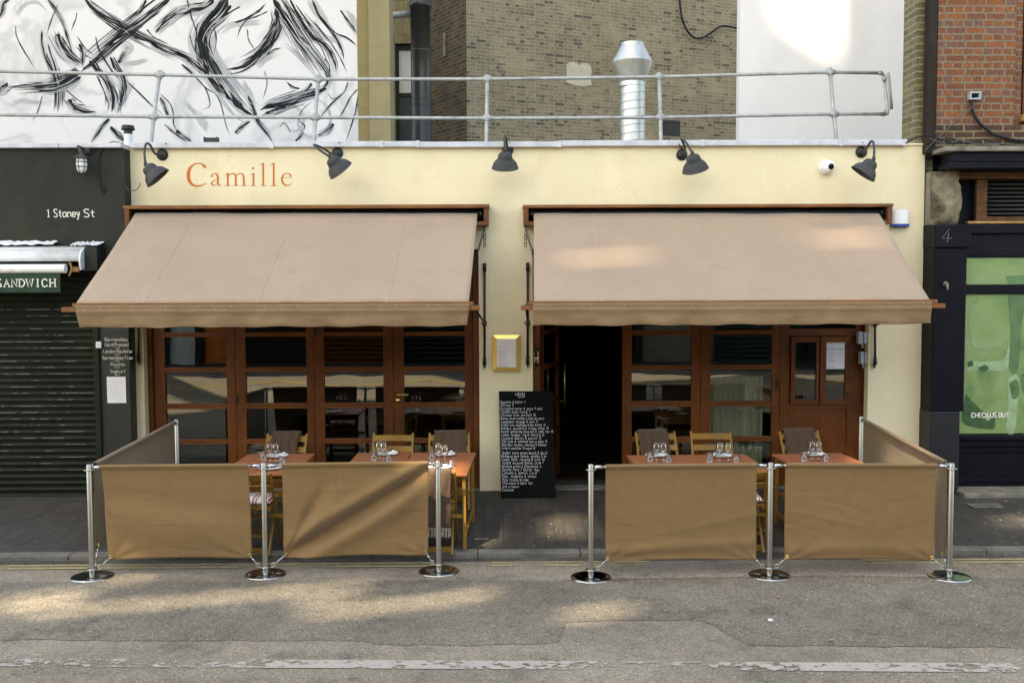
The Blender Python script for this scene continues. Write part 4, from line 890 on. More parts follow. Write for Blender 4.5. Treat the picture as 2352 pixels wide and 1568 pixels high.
# red-brick building
rb = thing('red_brick_building', 'red brick building over a navy shopfront numbered 4', 'building', (6.5, 0, .1))
zc0 = W(2250, 335, -.4).z
m = MB(); m.box(W(2104, 200, .1).x, W(2146, 200, .1).x, .1, .5, 3.9, 10); m.build('mossy_edge', 'stocknarrow', rb)
m = MB(); m.box(W(2131, 200, -.12).x, W(2152, 200, -.12).x, -.12, .02, zc0-.05, 10); m.build('recess_shade_strip', 'recess_shade', rb, bevel=.02)  # dark box standing in for the shadow strip of the recess
px0, px1 = W(2152, 200, -.1).x, W(2331, 200, -.1).x
zs_ = W(2240, 288, -.1).z
m = MB(); m.box(px0, px1, -.1, .3, zs_, 10); m.build('brick_pier', 'red', rb)
m = MB(); m.box(px0-.005, 9, -.1, .9, zc0-.02, zs_); m.build('soot_course', 'sootred', rb)
m = MB(); wz0 = W(2340, 262, 0).z; m.box(px1, W(2346, 200, 0).x, .0, .9, zs_, 10); m.box(W(2346, 200, 0).x, 9, 0, .9, zs_, wz0-.06); m.build('wall', 'red', rb)
m = MB(); m.box(W(2341, 200, 0).x, 9, -.12, .2, wz0-.10, wz0-.02); m.build('window_sill', 'torchedge', rb, bevel=.01)
x0 = W(2346, 200, .1).x; m = MB(); m.box(x0, 9, .12, .16, wz0-.02, W(2340, 70, .1).z); wo = m.build('window', 'winwhite', rb); m = MB()
m.box(x0, 9, .05, .12, W(2340, 165, .1).z-.02, W(2340, 165, .1).z+.02); m.box(x0, x0+.04, .06, .115, wz0-.02, 10); m.build('window_frame', 'mahog', wo)
m = MB(); m.box(x0+.04, 9, .08, .14, W(2340, 70, .1).z, 10); m.build('dark_pane', 'slateroof', wo)
# cornice and shopfront
YC = -.45
cz = lambda py, Y=YC: W(2250, py, Y).z
m = MB(); m.box(5.06, 9, YC, -.1, cz(347), cz(336)); m.build('cornice_slab', 'stone', rb, bevel=.012)
m = MB(); m.box(5.17, 9, YC+.07, -.08, cz(372, -.4), cz(347)-.002); m.box(5.14, 9, YC+.035, -.08, cz(388, -.4), cz(372, -.4)-.002); m.build('fascia_moulding', 'navy', rb, bevel=.012)
m = MB(); m.box(5.03, 9, .12, .5, .1, zc0-.05); m.build('backing_wall', 'navy', rb)
m = MB(); m.box(5.05, 9, -.1, .119, W(2250, 410, -.1).z, cz(389, -.4)); m.build('lintel', 'rust', rb)
m = MB(); x0, x1 = 5.03, W(2214, 450, -.25).x; zt_, zb_ = W(2170, 392, -.25).z, W(2170, 515, -.25).z
def corb(u, v):
    z = zb_+(zt_-zb_)*v; bul = .10*math.sin(math.pi*min(1, v*1.1))+.03*mnoise.noise(Vector((u*4, v*6, 2)))
    return (x0+(x1-x0-.05*abs(v-.45)+.02*mnoise.noise(Vector((1, v*8, 0))))*u, -.16-bul*math.sin(math.pi*(.15+.7*u)), z)
m.grid(corb, 20, 30); m.build('stone_corbel', 'corbel', rb, smooth=True)
MB().box(x0, x1-.03, -.15, .11, zb_, zt_).build('corbel_core', 'stone', rb)
YP = -.3
pz = lambda py: W(2170, py, YP).z; pxx = lambda px: W(px, 800, YP).x
m = MB(); m.box(5.028, pxx(2216)+.005, YP, .11, pz(945), pz(569)); m.build('pilaster', 'navy', rb, bevel=.01)
m = MB(); m.box(5.02, pxx(2221)+.01, YP-.035, .1, pz(569), pz(516)); pc = m.build('pilaster_cap', 'navy', rb, bevel=.012)
m = MB(); m.box(5.018, pxx(2208), YP-.008, .11, .06, pz(945)-.002); m.build('brick_base', 'navybrick', rb, bevel=.01)
m = MB(); o = W(2163, 556, YP-.038); text(m, "4", o, Vector((1, 0, 0)), Vector((0, 0, 1)), .15, .008, xs=1.5, slant=.12); m.build('house_number', 'faintnum', pc)
m = MB(); p = W(2172, 652, YP); m.tube([p, p+Vector((0, -.05, -.01)), p+Vector((0, -.055, -.07))], .016, 8); m.lathe([(.03, 0), (.024, .02), (0, .02)], p, (0, -1, 0), 12); m.build('hook', 'stone', rb, smooth=True)
# vent grille over the shop window
gx = W(2241, 450, 0).x; gz0, gz1 = W(2250, 508, 0).z, W(2250, 405, 0).z
m = MB(); m.holes(gx, 9, gz0, gz1, -.03, .03, [(W(2265, 450, 0).x, 8.9, W(2250, 498, 0).z, gz1-.02)]); gr = m.build('vent_frame', 'rust', rb, bevel=.005)
m = MB(); z = W(2250, 500, 0).z
while z < gz1-.06: m.tube([(gx+.04, .07, z), (9, .07, z)], .017, 6); z += .05
m.build('ribbed_grille', 'grill', gr, smooth=True)
MB().box(W(2218, 508, 0).x, 9, -.06, .0, gz0-.03, gz0-.003).build('split_board', 'torchedge', rb)
m = MB(); YW = -.12; sz = lambda py: W(2300, py, YW).z; sx = pxx(2216)+.01
m.box(sx, 9, YW-.03, .1, sz(536), sz(515)); m.box(sx, 9, YW+.02, .1, sz(588), sz(536)); m.box(sx, 9, YW-.01, .1, sz(592), sz(588)-.001); m.build('shop_fascia', 'navy', rb, bevel=.006)
w0 = W(2219, 800, YW).x; w1 = W(2207, 990, YW).x
m = MB(); m.box(w0-.06, 9, YW-.03, .1, sz(675), sz(653)); m.build('transom', 'navy', rb, bevel=.008)
m = MB(); m.box(w0-.06, 9, YW, YW+.01, sz(653), sz(592)); m.box(w0-.06, 9, YW, YW+.01, sz(995), sz(675)); po = m.build('window_poster', 'poster', rb)
pm = MB()
def PX(px, py): return W(px, py, YW-.004)
def blob(pts, mi_, dz=0):
    q = catmull([*pts, pts[0]], 6)[:-1]; pm.m = mi_; pm.face([W(x, y, YW-.004-dz) for x, y in q][::-1])
blob([(2310, 634), (2362, 634), (2362, 653), (2322, 653)], 1); blob([(2316, 676), (2352, 676), (2346, 760), (2338, 850), (2318, 846), (2322, 760)], 1)
blob([(2219, 905), (2214, 930), (2214, 972), (2280, 985), (2286, 965), (2292, 948), (2260, 945)], 0); blob([(2316, 870), (2336, 860), (2340, 900), (2330, 990), (2312, 990), (2316, 930)], 2)
blob([(2318, 880), (2336, 872), (2342, 905), (2326, 915)], 1, .001); blob([(2345, 860), (2380, 850), (2390, 900), (2352, 905)], 1, .001); blob([(2352, 866), (2375, 862), (2380, 892), (2358, 894)], 2, .002)
blob([(2222, 830), (2300, 826), (2318, 790), (2316, 840), (2300, 852), (2240, 848), (2222, 852)], 2); blob([(2246, 845), (2262, 838), (2272, 846), (2258, 852)], 0, .001); blob([(2222, 832), (2232, 828), (2236, 838), (2224, 842)], 0, .001)
blob([(2228, 700), (2300, 690), (2312, 720), (2306, 790), (2240, 800), (2226, 760)], 3); blob([(2270, 950), (2276, 956), (2270, 966), (2262, 958)], 2, .001); blob([(2350, 940), (2400, 920), (2400, 992), (2344, 992)], 3, .0005)
pm.build('poster_print', ['pdark', 'pmid', 'plite', 'poster'], po)
m = MB(); o = W(2232, 958, YW-.008); wd = W(2316, 958, YW).x-o.x; hh = W(2270, 948, YW).z-W(2270, 958, YW).z; 
text(m, "CHECK US OUT", o, Vector((1, 0, 0)), Vector((0, 0, 1)), hh, .0125, gap=.24, xs=fit("CHECK US OUT", wd, hh, .24)); m.build('poster_lettering', 'wletter', po)
m = MB(); s0 = W(2207, 1010, YW).x
m.box(s0-.05, 9, YW-.09, .1, sz(1008), sz(997)); m.box(s0-.05, 9, YW-.05, .1, sz(1024), sz(1008)-.002); m.box(s0-.05, 9, YW-.02, .1, sz(1038), sz(1024)-.002); m.build('window_sill', 'navy', rb, bevel=.008)
m = MB(); m.box(s0-.05, 9, YW-.0, .1, sz(1100), sz(1038)-.002); m.box(s0-.05, 9, YW-.035, .1, sz(1104)-.01, sz(1097)); m.box(s0-.05, 9, YW-.015, .1, .1, sz(1104)-.012); m.build('stall_riser', 'navy', rb, bevel=.006)
m = MB(); m.box(W(2204, 1130, -.4).x, 9, -.52, -.1, .05, .145); m.build('doorstep', 'stone', rb, bevel=.02)
# cables on the brick pier
jb0, jb1 = W(2222, 213, -.1), W(2247, 231, -.1)
jb = thing('junction_box', 'open white junction box with wires on the red brick pier', 'junction box', ((jb0.x+jb1.x)/2, -.1, (jb0.z+jb1.z)/2))
m = MB(); m.holes(jb0.x, jb1.x, jb1.z, jb0.z, -.17, -.1, [(jb0.x+.018, jb1.x-.018, jb1.z+.018, jb0.z-.018)]); m.build('box', 'greyplastic', jb)
m = MB(); m.face([(jb0.x, -.11, jb1.z), (jb1.x, -.11, jb1.z), (jb1.x, -.11, jb0.z), (jb0.x, -.11, jb0.z)])
for k in range(9): m.tube(catmull([(random.uniform(jb0.x, jb1.x), -.12, random.uniform(jb1.z, jb0.z)) for _ in range(3)], 4), .005, 5)
m.build('wiring', 'black', jb)
cable('thick_cable', 'bundle of black cable dropping from the junction box to the cornice', [W(x, y, -.14) for x, y in ((2232, 228), (2232, 248), (2240, 268), (2252, 285), (2268, 298), (2290, 312), (2352, 325), (2420, 326))], .018, 'cableblk')
cable('slack_cable', 'thin grey cable slanting down the red brick pier to the cream wall', [W(x, y, -.16) for x, y in ((2245, 236), (2200, 275), (2160, 312), (2126, 345))], .006, 'cablegrey')
cable('wall_wire', 'thin dark wire running down the right edge of the cream wall', [W(x, y, -.012) for x, y in ((2126, 345), (2125, 420), (2124, 560), (2123, 700))], .006, 'cableblk')
for i, (lab, pts) in enumerate((('black cable coiled low along the navy cornice top', ((2150, 322), (2185, 318), (2220, 330), (2260, 320), (2300, 332), (2352, 327))), ('grey cable lying in loops on the cornice ledge', ((2136, 318), (2170, 330), (2210, 322), (2245, 332), (2285, 330), (2330, 332))), ('black cable arching from the lead flashing to the brick pier', ((2080, 330), (2100, 318), (2130, 312), (2160, 320), (2190, 332))))):
    cable('ledge_cable', lab, [W(x, y, -.2-.03*i) for x, y in pts], .008, ('cableblk', 'cablegrey', 'cableblk')[i])
cable('hanging_cable', 'black cable sagging across the yellow-grey brick wall to the white wall', [W(x, y, W(x, y, 9).y and (cn+d*((W(x, y, 9.5).x-cn.x)/d.x)).y-.06) for x, y in ((1560, -30), (1563, 20), (1572, 58), (1590, 84), (1612, 88), (1638, 72), (1662, 60), (1703, 68))], .022, 'cableblk')
# ================================================================== ACROSS THE STREET (seen in the glass) AND AN ADDED SLAB THAT BLOCKS THE SUN
ob = thing('market_building', 'low market hall with green shutters facing the restaurant across the street', 'building', (0, -20, 0))
m = MB(); m.box(-30, 30, -20.6, -20, 2.9, 6.5); m.build('wall', 'stock', ob)
x = -30.0
for wd_, col in ((18.9, 'grill'), (1.1, 'wletter'), (1.1, 'orange'), (2.4, 'roomfloor'), (3.0, 'mahog_h'), (3.2, 'grill'), (3.0, 'greencanvas'), (1.6, 'roomfloor'), (2.6, 'stock'), (3.0, 'greencanvas'), (3.0, 'room'), (17, 'greencanvas')):
    m = MB(); m.box(x, x+.25, -20.5, -19.95, 0, 2.9); m.build('pier', 'gshop', ob)
    m = MB()
    if col in ('orange', 'wletter', 'stock', 'room', 'roomfloor'): m.box(x+.25, x+wd_, -20.3, -20.2, 0, 2.9)
    else:
        z = 0
        while z < 2.85: m.face([(x+.25, -20.12, z), (x+wd_, -20.12, z), (x+wd_, -20.28, z+.13), (x+.25, -20.28, z+.13)]); m.face([(x+.25, -20.28, z+.13), (x+wd_, -20.28, z+.13), (x+wd_, -20.12, z+.16), (x+.25, -20.12, z+.16)]); z += .16
    m.build('shutter', col, ob); x += wd_
sheet('far_pavement', 'paver', [(-45, -20, .006), (45, -20, .006), (45, -17.2, .006), (-45, -17.2, .006)])
def lit(pts): return [Vector(p) for p in pts]
lit_patches = []
def road_patch(*pp, Z=0): lit_patches.append([G(x, y, Z) for x, y in pp])
road_patch((-120, 1368), (60, 1355), (240, 1332), (300, 1326), (300, 1334), (240, 1344), (60, 1370), (-120, 1384))
road_patch((10, 1394), (260, 1366), (480, 1349), (700, 1331), (900, 1315), (900, 1331), (700, 1353), (480, 1374), (260, 1391), (40, 1412))
road_patch((700, 1386), (900, 1364), (1080, 1344), (1190, 1326), (1190, 1344), (1080, 1366), (900, 1392), (710, 1408))
road_patch((1250, 1394), (1400, 1374), (1490, 1358), (1515, 1370), (1400, 1400), (1270, 1420))
road_patch((2290, 1182), (2420, 1160), (2420, 1206), (2320, 1200), Z=.07)
road_patch((1284, 1172), (1350, 1168), (1352, 1192), (1290, 1196), Z=.07); road_patch((1284, 1202), (1378, 1198), (1380, 1222), (1290, 1226), Z=.06)
road_patch((985, 1046), (1090, 1042), (1080, 1096), (985, 1096), Z=.83)
# added, unseen sun blocker: a slab across the sun's path, open wherever one of those patches of light comes through
TD = 30.0; tn = Vector((SUN_H[0], SUN_H[1], 0)); tu = Vector((SUN_H[1], -SUN_H[0], 0))
def to_blocker(p):
    t = (p.dot(tn)+TD)/(SD.dot(tn)); q = p-SD*t; return (q.dot(tu), q.z)
def add_sun_blocker():
    polys = []
    for pp in lit_patches:
        q = [to_blocker(p) for p in pp]; zc = sum(z for _, z in q)/len(q); n_ = len(q); o_ = []
        for i in range(n_):                      # push each corner outward a little
            (ax, az), (bx, bz), (cx, cz_) = q[i-1], q[i], q[(i+1) % n_]; dx, dz = cx-ax, cz_-az; l = math.hypot(dx, dz) or 1
            o_.append((bx+dz/l*.09, bz-dx/l*.09))
        area = sum(q[i-1][0]*q[i][1]-q[i][0]*q[i-1][1] for i in range(n_))
        if area < 0: o_ = [(2*b_[0]-o[0], 2*b_[1]-o[1]) for o, b_ in zip(o_, q)]
        polys.append(o_)
    def inside(u, z):
        for pg in polys:
            c = False; j = len(pg)-1
            for i in range(len(pg)):
                (xi, yi), (xj, yj) = pg[i], pg[j]
                if (yi > z) != (yj > z) and u < (xj-xi)*(z-yi)/(yj-yi)+xi: c = not c
                j = i
            if c: return True
        return False
    crn = [to_blocker(Vector(p)) for p in ((-8, -9, 0), (8, -9, 0), (8, 12, 10), (-8, 12, 10), (-10, 4, 10), (9, 0, 10))]
    u0, u1 = min(c[0] for c in crn)-3, max(c[0] for c in crn)+3; zt = max(c[1] for c in crn)+3; st = .12
    m = MB(); z = 0.0; o = tn*(-TD)
    def run(ua, ub, za, zb):
        for th in (0, -.5):
            q = [o+tn*th+tu*ua+Vector((0, 0, za)), o+tn*th+tu*ub+Vector((0, 0, za)), o+tn*th+tu*ub+Vector((0, 0, zb)), o+tn*th+tu*ua+Vector((0, 0, zb))]; m.face(q)
    zmin = min(z_ for pg in polys for _, z_ in pg)-.3; zmax = max(z_ for pg in polys for _, z_ in pg)+.3
    z_low = 26.2
    for k in range(5):
        ua = u0+(u1-u0-1)*k/4; run(ua, ua+1, 0, z_low)
    run(u0, u1, z_low, zmin); run(u0, u1, zmax, zt); z = zmin
    while z < zmax-1e-6:
        zb = min(z+st, zmax); u = u0; s0 = None
        while u < u1:
            ins = inside(u+st/2, (z+zb)/2)
            if not ins and s0 is None: s0 = u
            if ins and s0 is not None: run(s0, u, z, zb); s0 = None
            u += st
        if s0 is not None: run(s0, u1, z, zb)
        z = zb
    tw = thing('added_sun_blocker', 'added unseen slab behind the street, blocking the sun except for the light patches', 'building', tuple(o))
    m.build('blocker_slab', 'olive_light', tw)
# ================================================================== AWNINGS
def awning(label, bx0, bx1, tx0, tx1, ly, sag, rods, capL, capR, YFr):
    """bx: box ends px, tx: cloth top ends px, ly: (left px, right px, y px) of the lower edge"""
    YB = -.24
    A = W(tx0, 488, -.16); B = W(tx1, 488, -.16); D = W(ly[0], ly[2], YFr); E_ = W(ly[1], ly[3], YFr)
    r = thing('awning', label, 'awning', ((A.x+B.x)/2, 0, A.z), group='brown canvas awnings over the restaurant front')
    b0, b1 = W(bx0, 480, YB).x, W(bx1, 480, YB).x; zt, zm, zb = W(1176, 469, YB).z, W(1176, 477, YB).z, W(1176, 517, YB).z
    if bx0 > 1176: zt, zm, zb = W(1650, 469, YB).z, W(1650, 476, YB).z, W(1650, 516, YB).z
    m = MB(); m.box(b0-.01, b1+.01, YB-.01, -.002, zm, zt); m.build('box_lid', 'teak', r, bevel=.004)
    m = MB()
    for x in (b0, b1-.055): MB().box(x, x+.055, YB, -.002, zb, zm-.002).build('box_end', 'teak_v', r, bevel=.004)
    m = MB(); m.box(b0+.057, b1-.057, -.05, -.002, zb+.05, zm-.003); m.build('box_back', 'gshop', r)
    m = MB()
    for x in (b0+.056, b1-.26): MB().box(x, x+.204, YB+.005, -.002, zb, zb+.045).build('box_base', 'teak', r, bevel=.004)
    m = MB(); m.tube([(b0+.06, -.13, (zm+zb)/2+.03), (b1-.06, -.13, (zm+zb)/2+.03)], .052, 14); m.tube([(b0+.09, -.16, zb+.1), (b0+.09, -.16, zm-.03)], .025, 8); m.tube([(b1-.09, -.16, zb+.1), (b1-.09, -.16, zm-.03)], .025, 8); m.build('roller', 'black', r, smooth=True)
    m = MB(); n0, n1 = 72, 24
    def cl(u, v):
        T = A.lerp(B, u); L_ = D.lerp(E_, u); p = T.lerp(L_, v)
        p = p + Vector((0, 0, -sag*math.sin(math.pi*v)*(.7+.3*math.sin(u*9)) + .005*math.sin(u*47+v*3+2*math.sin(u*9))*v*v + .010*mnoise.noise(Vector((u*7, v*3, bx0))))); return p
    m.grid(cl, n0, n1); c = m.build('canopy', 'awn', r, smooth=True, solid=.003)
    for u in (.17, .46, .79):                   # overlapped cloth seams
        s = MB()
        q = [cl(u+.03*v*0, v)+Vector((0, -.002, .0035)) for v in [k/24 for k in range(25)]]
        for a, b in zip(q, q[1:]): s.face([a+Vector((-.012, 0, 0)), a+Vector((.012, 0, 0)), b+Vector((.012, 0, 0)), b+Vector((-.012, 0, 0))])
        s.build('seam', 'awnseam', c, smooth=True)
    m = MB(); zf = (D.z+E_.z)/2                 # wooden front bar, its two battens poking out at the ends
    m.box(W(capL[0], 706, YFr).x, W(capR[0], 706, YFr).x, YFr-.03, YFr+.03, W(1176, 712, YFr).z, W(1176, 701, YFr).z); m.box(W(capL[1], 700, YFr).x, W(capR[1], 700, YFr).x, YFr-.015, YFr+.035, W(1176, 700.5, YFr).z, W(1176, 692, YFr).z)
    m.build('front_bar', 'teak', r, bevel=.005)
    # valance laced to the bar
    VL, VR = W(ly[0]-2, 700, YFr-.045), W(ly[1]+2, 700, YFr-.045); zv0, zv1 = W(1176, 696, YFr-.045).z, W(1176, 748, YFr-.045).z
    def va(u, v):
        x = VL.x+(VR.x-VL.x)*u + (.03*v if bx0 < 600 else -.002*v)*(1-2*u if bx0 < 600 else 1)
        k = max(0, v-.15)
        y = YFr-.045-.012*math.exp(-((v-.33)/.1)**2) + .022*k*math.sin(u*33+1.3*math.sin(u*11+bx0))+.024*k*mnoise.noise(Vector((u*22, v*2.5, bx0*.1)))
        return (x, y, zv0+(zv1-zv0)*v+.004*math.sin(u*27)*v + (.004*math.sin(u*52) if v > .8 else 0))
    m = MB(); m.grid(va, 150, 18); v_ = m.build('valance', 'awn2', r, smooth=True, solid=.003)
    m = MB(); hm = MB()
    for vv in (.14, .30, .88): hm.tube([Vector(va(u/100, vv))+Vector((0, -.003, 0)) for u in range(101)], .0035, 4)
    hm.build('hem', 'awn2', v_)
    N = 24
    for k in range(N):
        u = (k+.5)/N; p = Vector(va(u, .10 if k % 2 else .23)); MB().disc(p+Vector((0, -.007, 0)), .008, n=8).build('eyelet', 'steel', v_)
    # arms on wall rods
    for i, (rx, y0, y1, ys, ax) in enumerate(rods):
        a_, b_ = W(rx, y0, -.05), W(rx, y1, -.05); k = W(rx, ys, -.05)
        m = MB(); m.tube([a_, b_], .014, 10); m.tube([a_+Vector((0, 0, .01)), a_+Vector((0, 0, -.09))], .022, 10); m.tube([b_+Vector((0, .0, .09)), b_+Vector((0, .0, .0))], [.02, .024], 10); m.tube([b_+Vector((0, .03, .02)), b_+Vector((0, .03, -.01)), b_+Vector((0, -.002, -.03))], .012); m.build('wall_rod', 'black', r, smooth=True)
        e = W(ax, 700, YFr+.02); m = MB(); m.tube([k+Vector((0, -.01, 0)), k+Vector((0, -.05, 0)), e], .012, 8); m.lathe([(.024, -.03), (.024, .03)], k, (0, 0, 1), 10); m.tube([k+Vector((-.05, -.01, 0)), k+Vector((.03, -.01, 0))], .006, 6); m.build('arm', 'black', r, smooth=True)
    return r, A, B, D, E_, cl
def chain(mb, pts, ll=.045, r=.0045, wd=.5):
    pts = [Vector(p) for p in pts]; tot = 0; seg = []
    for a, b in zip(pts, pts[1:]): seg.append((tot, tot+(b-a).length, a, b)); tot += (b-a).length
    n = max(1, int(tot/(ll*.74)))
    for k in range(n):
        s = (k+.5)*tot/n
        for s0, s1, a, b in seg:
            if s0 <= s <= s1:
                c = a.lerp(b, (s-s0)/(s1-s0)); d = (b-a).normalized(); x = d.cross(Vector((0, 1, 0)) if k % 2 else Vector((.7, .7, .2)));
                if x.length < .05: x = Vector((1, 0, 0))
                x.normalize(); h = ll/2
                mb.tube([c+d*(h*math.cos(t))*.9+x*(h*wd*math.sin(t)) for t in [2*math.pi*j/8 for j in range(8)]], r, 4, closed=True); break
aw1, A1, B1, D1, E1, cl1 = awning('brown canvas awning on a wooden box beneath the orange restaurant name', 285, 1122, 312, 1097, (174, 1077, 698, 693), .015, ((318, 700, 830, 745, 180), (1113, 606, 838, 742, 1086)), (143, 166), (1102, 1088), -1.66)
aw2, A2, B2, D2, E2, cl2 = awning('brown canvas awning with a sunlit streak, beside the white alarm box', 1203, 2050, 1226, 2018, (1226, 2138, 695, 693), .015, ((1212, 605, 836, 742, 1208), (2010, 690, 838, 745, 2132)), (1197, 1212), (2169, 2153), -1.72)
for aw, px, s in ((aw1, 1113, -1), (aw2, 1207, 1)):
    m = MB(); p = W(px, 520, -.15); m.tube([p+Vector((0, 0, .03)), p], .008, 6); chain(m, [p, p+Vector((s*.02, -.06, -.1)), W(px+s*38, 652, -.55)]); chain(m, [p+Vector((0, -.02, -.06)), p+Vector((.0, -.03, -.24))], .06); m.build('chain', 'black', aw)
def on_awning(px, py, A, D):
    n = (B2-A2).cross(D2-A2); d = _ray(px, py); return CAM + d*((A2-CAM).dot(n)/d.dot(n))
lit_patches.append([on_awning(x, y, A2, D2) for x, y in ((1228, 575), (1360, 563), (1500, 549), (1700, 536), (1900, 522), (2036, 511), (2054, 531), (1900, 544), (1700, 559), (1500, 573), (1360, 586), (1228, 594))])
lit_patches.append([W(x, y, YM) for x, y in ((1798, -160), (1906, -160), (1906, 92), (1850, 70), (1798, 44))])
# ================================================================== LAMPS, CAMERA, BOXES ON THE CREAM WALL
def lamp(i, label, disc_, arm, axis, cable_to):
    D = W(*disc_, 0); r = thing('wall_lamp', label, 'wall lamp', tuple(D), group='grey swan-neck lamps along the restaurant fascia')
    m = MB(); m.lathe([(0, .03), (.05, .028), (.066, .018), (.068, 0)], D, (0, -1, 0), 24); m.build('wall_plate', 'black', r, smooth=True)
    pts = [D+Vector((0, -.025, 0))]+[W(x, y, Y) for x, y, Y in arm]; q = catmull([tuple(p) for p in pts], 6); m = MB(); m.tube(q, .0135, 10)
    N = Vector(q[-1]); ax = Vector(axis).normalized(); m.tube([N+Vector((0, 0, .03)), N, N+ax*.03], [.018, .023, .024], 12); m.build('arm', 'lamp', r, smooth=True)
    prof = [(.02, .0), (.05, .008), (.073, .028), (.083, .055), (.085, .078), (.090, .088), (.112, .105), (.132, .132), (.146, .165), (.153, .19), (.157, .192), (.150, .188), (.126, .132), (.08, .092), (.074, .06), (.03, .02)]
    m = MB(); m.lathe(prof, N+ax*.012, ax, 32); sh = m.build('shade', 'lamp', r, smooth=True)
    m = MB(); m.lathe([(.02, .03), (.03, .06), (.045, .1), (.035, .13), (0, .142)], N, ax, 14); m.build('bulb', 'bulbglass', sh, smooth=True)
    m = MB(); c = [D+Vector((0, -.01, .065)), D+Vector((0, -.012, .1)), W(*cable_to[0], -.03), W(*cable_to[1], -.09)]; m.tube(catmull([tuple(p) for p in c], 5), .006, 6); m.tube([D+Vector((0, -.012, .06)), D+Vector((0, -.012, .085))], .014, 8); m.build('cable', 'black', r, smooth=True)
lamp(1, 'leftmost grey swan-neck lamp, shade tilted over the cream wall corner', (373, 356), [(356, 353, -.12), (346, 335, -.24), (338, 329, -.33), (333, 338, -.40), (332, 356, -.44), (334, 378, -.46)], (.62, .12, -.72), ((374, 333), (382, 330)))
lamp(2, 'grey swan-neck lamp just right of the painted orange name', (775, 352), [(766, 356, -.06), (744, 342, -.16), (726, 334, -.28), (722, 334, -.36), (736, 346, -.42), (757, 360, -.44)], (.55, .35, -.72), ((772, 330), (781, 327)))
lamp(3, 'grey swan-neck lamp hanging straight over the gap between both awnings', (1166, 345), [(1166, 342, -.08), (1163, 322, -.2), (1160, 311, -.3), (1159, 316, -.38), (1159, 330, -.42), (1160, 346, -.43)], (.0, .38, -.92), ((1169, 331), (1171, 327)))
lamp(4, 'grey swan-neck lamp fourth along the fascia, above the right awning', (1566, 356), [(1571, 352, -.06), (1573, 338, -.14), (1566, 322, -.24), (1566, 319, -.31), (1578, 330, -.38), (1590, 352, -.42)], (.26, .36, -.9), ((1563, 340), (1560, 330)))
lamp(5, 'rightmost grey swan-neck lamp, shade tilted left beside the security camera', (1978, 350), [(1984, 350, -.10), (1992, 338, -.22), (2001, 325, -.32), (2006, 328, -.39), (2008, 346, -.43), (2007, 366, -.45)], (-.55, .12, -.80), ((1979, 334), (1983, 326)))
p = W(1896, 385, 0); r = thing('security_camera', 'white ball security camera with black lens on the cream wall', 'camera', tuple(p))
m = MB(); m.lathe([(.085, 0), (.09, .02), (.085, .04), (.06, .045)], p, (0, -1, 0), 28); m.build('mount', 'whiteplastic', r, smooth=True)
c = p+Vector((.008, -.07, .0)); m = MB(); n = 16; m.lathe([(.078*math.sin(math.pi*k/n), -.078*math.cos(math.pi*k/n)) for k in range(n+1)], c, (0, -1, 0), 28); m.build('ball', 'whiteplastic', r, smooth=True)
ax = Vector((.18, -1, -.05)).normalized(); m = MB(); m.lathe([(.034, .068), (.036, .078), (.03, .083), (0, .083)], c, ax, 20); m.build('lens', 'lens', r, smooth=True)
a, b = W(2047, 482, -.02), W(2086, 517, -.02); r = thing('alarm_box', 'white alarm box with blue base at the end of the right awning', 'alarm box', ((a.x+b.x)/2, 0, (a.z+b.z)/2))
m = MB(); m.grid(lambda u, v: (a.x+(b.x-a.x)*u, -.05-.05*math.sin(math.pi*u)**.6, b.z+.012+(a.z-b.z-.012)*v), 16, 1); m.face([(a.x, -.05, a.z), (b.x, -.05, a.z), (b.x, -.002, a.z), (a.x, -.002, a.z)]); m.box(a.x, b.x, -.05, -.002, b.z+.012, a.z); m.build('cover', 'whiteplastic', r)
m = MB(); m.grid(lambda u, v: (a.x+.006+(b.x-a.x-.012)*u, -.05-.046*math.sin(math.pi*u)**.6, b.z-.018+.029*v), 16, 1); m.box(a.x-.004, b.x, -.06, -.002, b.z-.018, b.z+.011); m.build('base', 'bluetrim', r)
# brass menu frame
a, b = W(1132, 769, -.03), W(1195, 852, -.03); r = thing('menu_frame', 'brass framed menu on the cream pier between the awnings', 'menu frame', ((a.x+b.x)/2, 0, (a.z+b.z)/2))
fw = .048; o4 = [(a.x, a.z), (b.x, a.z), (b.x, b.z), (a.x, b.z)]; i4 = [(a.x+fw, a.z-fw), (b.x-fw, a.z-fw), (b.x-fw, b.z+fw), (a.x+fw, b.z+fw)]
m = MB()
for k in range(4):
    j = (k+1) % 4; m.face([(o4[k][0], -.035, o4[k][1]), (o4[j][0], -.035, o4[j][1]), (i4[j][0], -.043, i4[j][1]), (i4[k][0], -.043, i4[k][1])][::-1]); m.face([(o4[k][0], -.001, o4[k][1]), (o4[j][0], -.001, o4[j][1]), (o4[j][0], -.035, o4[j][1]), (o4[k][0], -.035, o4[k][1])])
    m.face([(i4[k][0], -.043, i4[k][1]), (i4[j][0], -.043, i4[j][1]), (i4[j][0], -.038, i4[j][1]), (i4[k][0], -.038, i4[k][1])])
m.build('frame', 'brass', r)
m = MB(); m.box(i4[0][0], i4[1][0], -.038, -.033, i4[2][1], i4[0][1]); sh = m.build('menu_sheet', 'paper', r); m = MB()
text(m, "Camille", Vector(((a.x+b.x)/2, -.0395, i4[0][1]-.05)), Vector((1, 0, 0)), Vector((0, 0, 1)), .022, .002, 'c', gap=.4)
